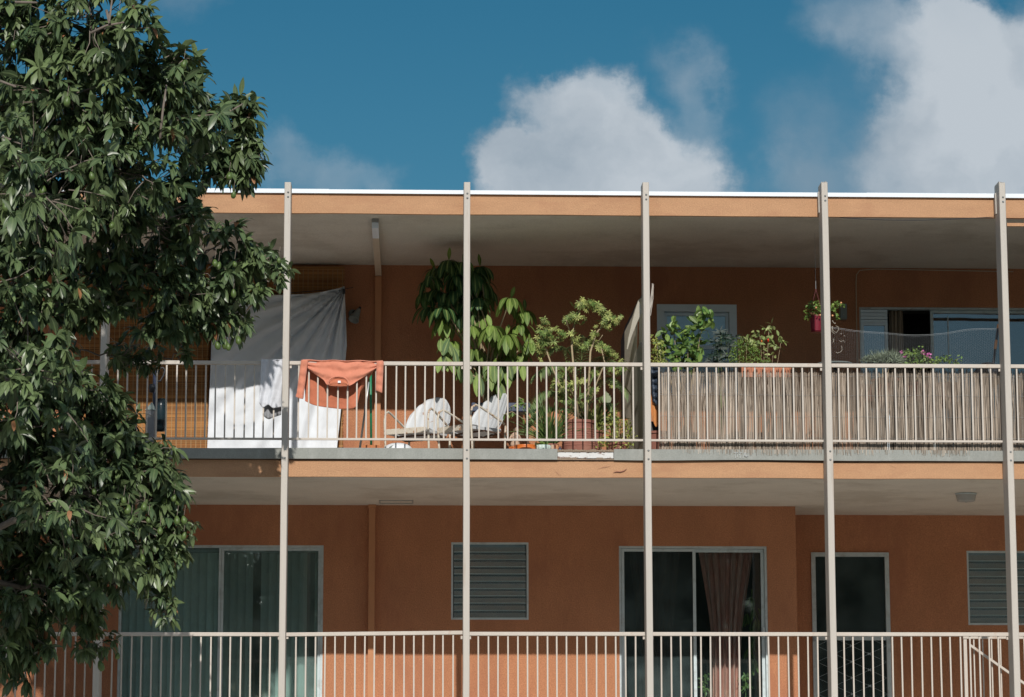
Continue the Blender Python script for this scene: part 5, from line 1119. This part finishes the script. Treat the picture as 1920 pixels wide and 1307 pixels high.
for a, b, rr in ((1731, 661, .020), (1742, 667, .024), (1697, 668, .016), (1690, 660, .013)):
    f_ = MB(); c = at(a, b, .24)
    for k in range(26): o_ = rdir() * rr; f_.leaf(c + o_ * .5, o_.normalized(), rdir(), rr * 1.1, rr * .9, .1, .1, 3, tip=.9)
    f_.build('blossom', M['pink'], g_)
def lettuce(mb): cl(mb, [(1762, 676, 8, 20), (1772, 672, 8, 22), (1780, 680, 6, 12), (1798, 676, 6, 10), (1793, 682, 4, 6)], .3, .055, .026, droop=.6)
shrub('potted_seedlings', 'few pale green seedlings right of the geranium', 'potted plant', 1778, .30, lettuce, [(1765, 680, .003), (1796, 672, .003)], 'fine', potsz=(.10, .12, .22), zpot=5.8)
zsh = 5.745
psx0, psx1 = at(1610, 700, .3).x, at(1805, 700, .3).x
pst = thing('plant_shelf', ((psx0 + psx1) / 2, .3, Z2), 'low plant shelf hidden behind the second reed screen', 'shelf')
MB().box(psx0, .14, zsh - .03, psx1, .46, zsh).build('shelf_board', M['brown'], pst)
for q in (psx0 + .03, psx1 - .03): MB().box(q - .02, .16, Z2, q + .02, .44, zsh - .031).build('shelf_leg', M['brown'], pst)
for t_ in ('potted_rosemary', 'potted_geranium', 'potted_seedlings', 'potted_lavender'):
    o_ = bpy.data.objects[t_]; dz = o_.location.z - zsh - .001
    o_.location.z -= dz
    for c_ in o_.children:
        if not c_.name.startswith(('pot', 'soil')): c_.location.z += dz
# striped pole leaning near the last post
a, b = at(1872, 608, .25), at(1862, 686, .25)
sp_ = thing('striped_pole', (b.x, .25, Z2), 'leaning black pole with an orange band left of the last post', 'pole')
d = (b - a); e_ = b + d * ((b.z - Z2) / -d.z)
for f0, f1, mm in ((0, .10, 'downspout'), (.10, .38, 'black'), (.38, .60, 'orange'), (.60, 1.0, 'black')):
    P0, P1 = a + d * f0, a + d * f1
    MB().tube([P0, P1], .014 if mm != 'orange' else .0155, 10).build('pole_section', M[mm] if mm != 'orange' else M['downspout'], sp_)
MB().tube([b, e_], .013, 10).build('pole_section', M['black'], sp_)
c = at(1852, 684, 1.0); hd = thing('domed_grill', (c.x, 1.0, Z2), 'dark domed grill lid just showing above the rail near the last post', 'grill')
zt_ = at(1852, 679, 1.0).z
MB().lathe([(.001, 0), (.06, -.012), (.12, -.05), (.15, -.11), (.15, -.14)], (c.x, 1.0, zt_), 28).build('lid', M['black'], hd, smooth=True)
MB().lathe([(.152, -.141), (.14, -.22), (.08, -.28), (.001, -.29)], (c.x, 1.0, zt_), 28).build('bowl', M['black'], hd, smooth=True)
for k in range(3): q = 2.1 * k; MB().tube([(c.x + .08 * math.cos(q), 1 + .08 * math.sin(q), zt_ - .27), (c.x + .16 * math.cos(q), 1 + .16 * math.sin(q), Z2)], .01, 6).build('leg', M['steel'], hd)
# indoor plants behind the lower middle door
c = at(1405, 1200, 3.25); ip = thing('indoor_climber', (c.x, 3.25, Z1), 'indoor plant with long hanging leaves behind the right edge of the middle door', 'indoor plant')
mb = MB()
for a, b in ((1408, 1120), (1415, 1140), (1402, 1150), (1420, 1160), (1408, 1175), (1415, 1195), (1405, 1215), (1412, 1235)):
    for k in range(3): mb.leaf(at(a + random.gauss(0, 3), b, 3.25 + random.gauss(0, .05)), Vector((random.gauss(0, .3), -.3, -.8)), (0, -1, .2), random.uniform(.14, .22), .05, .3, .2, 6, tip=.7)
mb.build('foliage', M['bigleaf'], ip); MB().tube([(c.x, 3.25, Z1 + .2), at(1408, 1160, 3.25), at(1410, 1105, 3.25)], .008, 6).build('stem', M['gstem'], ip); pot(ip, (c.x, 3.25, Z1), .1, .13, .25, M['mint'])
for a, lb in ((1322, 'small bright green houseplant low behind the left side of the red curtain'), (1398, 'small bright green houseplant low behind the right side of the red curtain')):
    c = at(a, 1300, 3.12); t_ = thing('houseplant', (c.x, 3.12, Z1), lb, 'indoor plant'); mb = MB()
    cl(mb, [(a, 1268, 6, 12), (a + 2, 1290, 7, 14), (a - 2, 1278, 5, 8)], 3.12, .07, .028, droop=.5); mb.build('foliage', M['citrus'], t_)
    MB().tube([(c.x, 3.12, Z1 + .2), at(a, 1270, 3.12)], .005, 5).build('stem', M['gstem'], t_); pot(t_, (c.x, 3.12, Z1), .07, .09, .22, M['mint'])
for nm_, fx, fy, ya, rz, lb in (('lawn_chair', 762, 805, 1.12, -30, 'white shell back metal chair nearer the downspout, left of the second clear post'), ('lawn_chair', 852, 795, .90, -50, 'white shell back metal chair partly hidden by the second clear post')):
    f_ = at(fx, fy, ya); r_ = R(rz)
    chair(nm_, (f_.x - math.sin(r_) * .25, ya + math.cos(r_) * .25, Z2), r_, lb)
# ------------------------------------------------------------------ avocado tree
random.seed(22)
tx, ty = -3.75, -4.1
tree = thing('avocado_tree', (tx, ty, 0), 'large avocado tree with drooping glossy leaves and green fruit in front of the building', 'tree')
S_ = 1 / 178.5
BL = [  # px, py, rx, ry (photo pixels), Y, share of whorls
 (40, 60, 120, 110, -4.6, 1.0), (170, 50, 100, 95, -5.0, 1.0), (120, 170, 130, 110, -4.8, 1.0), (240, 130, 85, 75, -4.5, 1.0), (310, 140, 62, 62, -4.3, 1), (350, 190, 52, 62, -3.2, 1.1), (300, 235, 90, 70, -4.3, 1), (385, 245, 62, 48, -2.7, 1.3), (452, 212, 34, 36, -2.7, 1.3), (452, 262, 34, 32, -2.6, 1.3),
 (455, 310, 34, 42, -2.6, 1.4), (425, 318, 40, 34, -2.6, 1.4), (30, 300, 120, 120, -4.3, 1), (170, 300, 120, 90, -4.5, 1), (270, 320, 80, 62, -4.6, 1), (345, 300, 62, 50, -2.9, 1.2), (335, 370, 42, 42, -3.0, 1.1),
 (262, 20, 30, 30, -5.2, .9), (285, 75, 22, 26, -4.6, .8),
 (50, 430, 120, 100, -4.0, 1), (180, 410, 110, 80, -3.8, 1), (290, 420, 85, 60, -3.4, 1), (350, 450, 55, 50, -3.1, 1), (420, 460, 48, 48, -2.8, 1.2), (458, 500, 46, 42, -2.6, 1.2), (505, 482, 28, 24, -2.4, 1.2), (528, 498, 18, 30, -2.3, 1.3), (515, 520, 22, 18, -2.4, 1.2), (395, 520, 60, 50, -2.8, 1), (455, 560, 34, 36, -2.5, 1.1), (430, 600, 34, 38, -2.5, 1.1), (400, 590, 34, 36, -2.6, 1),
 (220, 520, 110, 62, -3.2, 1), (310, 540, 80, 52, -3.0, 1), (340, 600, 34, 30, -2.7, 1), (70, 560, 90, 90, -3.8, 1), (160, 570, 60, 50, -3.3, 1), (290, 610, 60, 30, -2.8, .9), (270, 665, 26, 28, -2.4, 1), (295, 660, 20, 26, -2.4, .8), (215, 655, 22, 22, -2.6, .7), (232, 678, 18, 16, -2.5, .6), (130, 650, 16, 18, -2.9, .6), (368, 622, 18, 18, -2.6, .6), (340, 655, 20, 18, -2.5, .5),
 (40, 680, 80, 90, -3.8, 1.2), (100, 740, 90, 60, -3.4, 1.1), (165, 745, 62, 48, -3.1, 1), (40, 800, 110, 100, -3.7, 1.2), (160, 820, 100, 60, -3.1, 1.1), (225, 800, 48, 42, -2.9, 1), (280, 840, 42, 42, -2.8, 1), (250, 880, 80, 62, -2.9, 1.1), (310, 920, 38, 55, -2.7, 1.1), (120, 920, 110, 90, -3.3, 1.2), (30, 950, 90, 110, -3.7, 1.3), (230, 980, 90, 62, -2.9, 1.2), (315, 990, 46, 48, -2.7, 1.1), (345, 985, 22, 22, -2.6, .9),
 (130, 1030, 110, 70, -3.2, 1.2), (270, 1050, 50, 46, -2.8, 1.1), (320, 1055, 24, 38, -2.7, .9), (300, 1120, 26, 30, -2.6, 1), (318, 1145, 18, 22, -2.6, .8), (40, 1090, 90, 80, -3.5, 1.2), (140, 1100, 70, 50, -3.1, 1.1), (215, 1080, 34, 30, -2.9, .8), (160, 1165, 42, 34, -2.8, .9), (190, 1205, 26, 26, -2.6, .9), (160, 1205, 24, 30, -2.7, .7), (40, 1180, 60, 60, -3.2, 1), (20, 1240, 40, 50, -3.0, .9),
 (-90, 100, 120, 120, -4.3, .8), (-110, 330, 130, 120, -3.9, .8), (-100, 560, 130, 130, -4.2, .8), (-110, 800, 130, 130, -4.2, .8), (-110, 1050, 120, 120, -4.0, .8), (-70, 1220, 90, 60, -3.8, .6), (40, -110, 150, 80, -4.8, .8), (200, -70, 90, 60, -5.2, .7), (-120, -140, 120, 80, -4.4, .6),
 (-230, 300, 110, 200, -5.0, .5), (-230, 700, 110, 200, -5.0, .5), (60, 350, 130, 120, -6.3, .35), (60, 700, 110, 120, -5.6, .35), (120, 950, 90, 100, -4.8, .35)]
lf = MB(); old = MB(); tw = MB(); fruits = []
def wh(c, out, sc=1.0):
    ax_ = (out * .8 + rdir() * .7 + Vector((0, -.15, .25))).normalized(); e1 = ax_.orthogonal().normalized(); e2 = ax_.cross(e1)
    n_ = random.randint(8, 13); rn = random.random() * .8; ph = random.random() * 6.28
    for k in range(n_):
        q = ph + k * 2.4; el_ = random.uniform(-.1, .9) if k < n_ - 2 else 1.2
        d = (e1 * math.cos(q) + e2 * math.sin(q)) * math.cos(el_) + ax_ * math.sin(el_)
        if k == 0 and random.random() < .10:
            old.leaf(c, d, ax_, .12 * sc, .045 * sc, 1.2, .3, 4, tip=.55); continue
        L = random.uniform(.09, .21) * sc
        lf.leaf(c - ax_ * random.uniform(0, .05), d, ax_ + Vector((0, 0, .4)), L, L * random.uniform(.29, .39), random.uniform(.5, 1.5), random.uniform(.12, .3), 4, rnd=min(1, rn + random.uniform(0, .25)), tip=.55)
    return ax_
centres = []
for (a, b, rx, ry, Y, sh_) in BL:
    c = at(a, b, Y); rx *= S_; ry *= S_; ryy = (rx + ry) / 2 * .85
    vol = rx * ry * 3.14
    near = a > -60 and Y < 9
    n_ = max(4, int(vol * 135 * sh_ * (1 if near else .5))); centres.append((c, rx, ry))
    for k in range(n_):
        o_ = rdir(); f = random.random() ** .38
        if random.random() < .09: f = random.uniform(1.05, 1.28)
        p_ = c + Vector((o_.x * rx * f, o_.y * ryy * f, o_.z * ry * f))
        if min(rx, ry) > .24 and noise.noise(p_ * 2.6) > .16 and random.random() < .92: continue
        sc = .75 if min(rx, ry) < .16 else 1.0
        ax_ = wh(p_, o_, sc * random.uniform(.8, 1.15))
        if random.random() < .5 or f > 1:
            q = p_ + (c - p_) * random.uniform(.4, .8) + rdir() * .05; tw.tube([q, (q + p_) / 2 + rdir() * .03, p_], [.007, .005, .003], 4, cap=False)
        if near and random.random() < .018 and f > .6: fruits.append(p_ + Vector((random.uniform(-.04, .04), -.05, -random.uniform(.10, .2))))
for (a, b, y_) in ((25, 85, -5.6), (20, 385, -5.3), (12, 440, -5.0), (210, 422, -4.6), (403, 493, -3.3), (410, 498, -3.2), (440, 495, -3.2), (492, 517, -2.6), (490, 540, -2.6), (523, 488, -2.5), (408, 648, -2.7), (428, 650, -2.7), (422, 645, -2.6), (447, 638, -2.7), (438, 550, -3.0), (355, 450, -3.7), (298, 497, -3.4), (186, 968, -3.5), (240, 955, -3.5), (246, 975, -3.4), (332, 975, -3.0), (345, 975, -3.0), (345, 1005, -3.0), (232, 938, -3.6), (300, 995, -3.2), (270, 950, -3.4), (278, 975, -3.4), (262, 265, -4.9), (385, 220, -3.3), (430, 330, -3.0), (438, 365, -2.9), (345, 120, -4.9), (223, 28, -5.8), (126, 190, -5.6), (43, 205, -5.4), (52, 520, -5.0), (160, 740, -3.9), (150, 320, -5.4), (90, 640, -4.6), (172, 330, -5.3)):
    fruits.append(at(a, b, y_))
lf.build('foliage', M['leaf'], tree, smooth=True); old.build('withered_leaves', M['oldleaf'], tree, smooth=True)
random.shuffle(fruits); fr_base = MB().lathe([(.001, -.052), (.020, -.048), (.034, -.028), (.037, -.008), (.031, .015), (.020, .034), (.011, .045), (.001, .05)], (0, 0, 0), 14)
fm_ = fr_base.mesh('avocado', M['fruit'], smooth=True)
for p_ in fruits[:96]:
    o_ = bpy.data.objects.new('avocado', fm_); COL.objects.link(o_); o_.parent = tree; o_.location = p_ - Vector((tx, ty, 0)); s = random.uniform(.6, .92); o_.scale = (s, s, s * random.uniform(.95, 1.2)); o_.rotation_euler = (random.uniform(-.3, .3), random.uniform(-.3, .3), 0)
    tw.tube([p_ + Vector((0, 0, .045)), p_ + Vector((.01, .01, .14))], .0028, 4, cap=False)
# trunk and limbs
tk = MB(); T = [Vector((tx, ty, -.1)), Vector((tx + .05, ty, 1.2)), Vector((tx - .03, ty + .05, 2.6)), Vector((tx + .1, ty - .05, 4.0)), Vector((tx + .05, ty, 5.4)), Vector((tx + .2, ty - .2, 6.8)), Vector((tx + .3, ty - .3, 8.2))]
tk.tube(T, [.30, .24, .21, .18, .14, .10, .06], 14)
tk.build('trunk', M['bark'], tree, smooth=True)
lb_ = MB()
def tdist(c):   # nearest point of the trunk, below the cluster
    z = max(1.8, min(7.4, c.z - abs(c.x - tx) * .45 - .2)); f = z / 8.2 * 6; i = min(5, int(f)); return T[i].lerp(T[i + 1], f - i)
nodes = [(tdist(c), .06) for c in (centres[0][0], centres[20][0], centres[50][0])]
for (c, rx, ry) in sorted(centres, key=lambda q: (q[0] - tdist(q[0])).length):
    c = c + Vector((0, .12, -.05)); best = min(nodes + [(tdist(c), .055)], key=lambda q: (q[0] - c).length + .35 * (q[0] - tdist(q[0])).length)
    s0, r0 = best; r1 = max(.008, r0 * .62); P = bez(s0, c, random.uniform(-.05, .15) * (c - s0).length, 0, 7); P = [P[0]] + [q + rdir() * .04 for q in P[1:-1]] + [P[-1]]
    lb_.tube(P, [r0 + (r1 - r0) * k / 7 for k in range(8)], 7); nodes.append((c, r1))
for pts_, y_ in (([(375, 235), (400, 222), (430, 210), (455, 195)], -3.0), ([(300, 260), (305, 210), (312, 160)], -4.8), ([(170, 62), (200, 48), (232, 42)], -5.7), ([(0, 255), (40, 270), (70, 300)], -5.6), ([(0, 152), (30, 163)], -5.6), ([(200, 20), (206, 45), (205, 40), (210, 0)], -5.7), ([(28, 4), (70, 5)], -5.5), ([(375, 228), (395, 238), (408, 248)], -3.1)):
    P = [at(a, b, y_ + random.uniform(-.1, .1)) for a, b in pts_]; MB().tube(P, [.013 - .007 * k / len(P) for k in range(len(P))], 7).build('branch', M['bark'], tree, smooth=True)
lb_.build('limbs', M['bark'], tree, smooth=True); tw.build('twigs', M['bark'], tree)
# ------------------------------------------------------------------ far wood on the street's other side (seen in the window glass)
tl = MB(); random.seed(5)
for k in range(46):
    cx_ = -95 + k * 4.3 + random.uniform(-1.5, 1.5); cy_ = -52 + random.uniform(-4, 3); hh = random.uniform(11.5, 14.0); rr = random.uniform(2.8, 4.2)
    tl.tube([(cx_, cy_, 0), (cx_, cy_, hh * .6)], [.25, .15], 6)
    for _ in range(420):
        o_ = rdir(); p_ = Vector((cx_, cy_, hh * .62)) + Vector((o_.x * rr, o_.y * rr * .8, o_.z * hh * .40)) * random.random() ** .3
        tl.leaf(p_, rdir(), rdir(), random.uniform(.9, 1.5), random.uniform(.7, 1.1), .3, .2, 3)
tag(tl.build('far_trees', M['treeline']), 'row of dense street trees across the road behind the viewer', 'wood', kind='stuff')
# ------------------------------------------------------------------ unseen tree added so its crown shades the avocado tree's lower left
random.seed(11)
st2 = thing('added_shade_tree', (-5.2, -14.2, 0), 'unseen tall broadleaf tree added to shade the lower left of the avocado tree', 'tree')
tf = MB(); tb_ = MB()
tb_.tube([(-5.2, -14.2, -.1), (-5.15, -14.2, 3), (-5.0, -14.1, 6), (-4.8, -14.2, 9), (-4.7, -14.2, 11)], [.28, .22, .18, .12, .06], 12); tb_.build('trunk', M['bark'], st2, smooth=True)
lb2 = MB()
for (x, z, r) in ((-4.2, 10.2, 1.0), (-3.4, 10.7, .8), (-2.9, 9.9, .75), (-2.55, 10.5, .55), (-2.45, 9.4, .5), (-5.0, 10.8, 1.1), (-3.8, 9.3, .8), (-3.0, 9.1, .6), (-5.4, 9.5, 1.0), (-4.5, 11.7, 1.0), (-2.5, 8.7, .4)):
    c = Vector((x, -14.2, z)); lb2.tube(bez((-5.0, -14.1, min(z - 1, 8.5)), c, .2, 0, 6), [.07 - .009 * k for k in range(7)], 6)
    for _ in range(int(620 * r * r)):
        o_ = rdir(); p_ = c + o_ * r * random.random() ** .4
        for k in range(5): tf.leaf(p_, rdir(-.2), rdir(.5), random.uniform(.14, .24), .075, .5, .2, 3)
tf.build('foliage', M['leaf'], st2, smooth=True); lb2.build('limbs', M['bark'], st2, smooth=True)
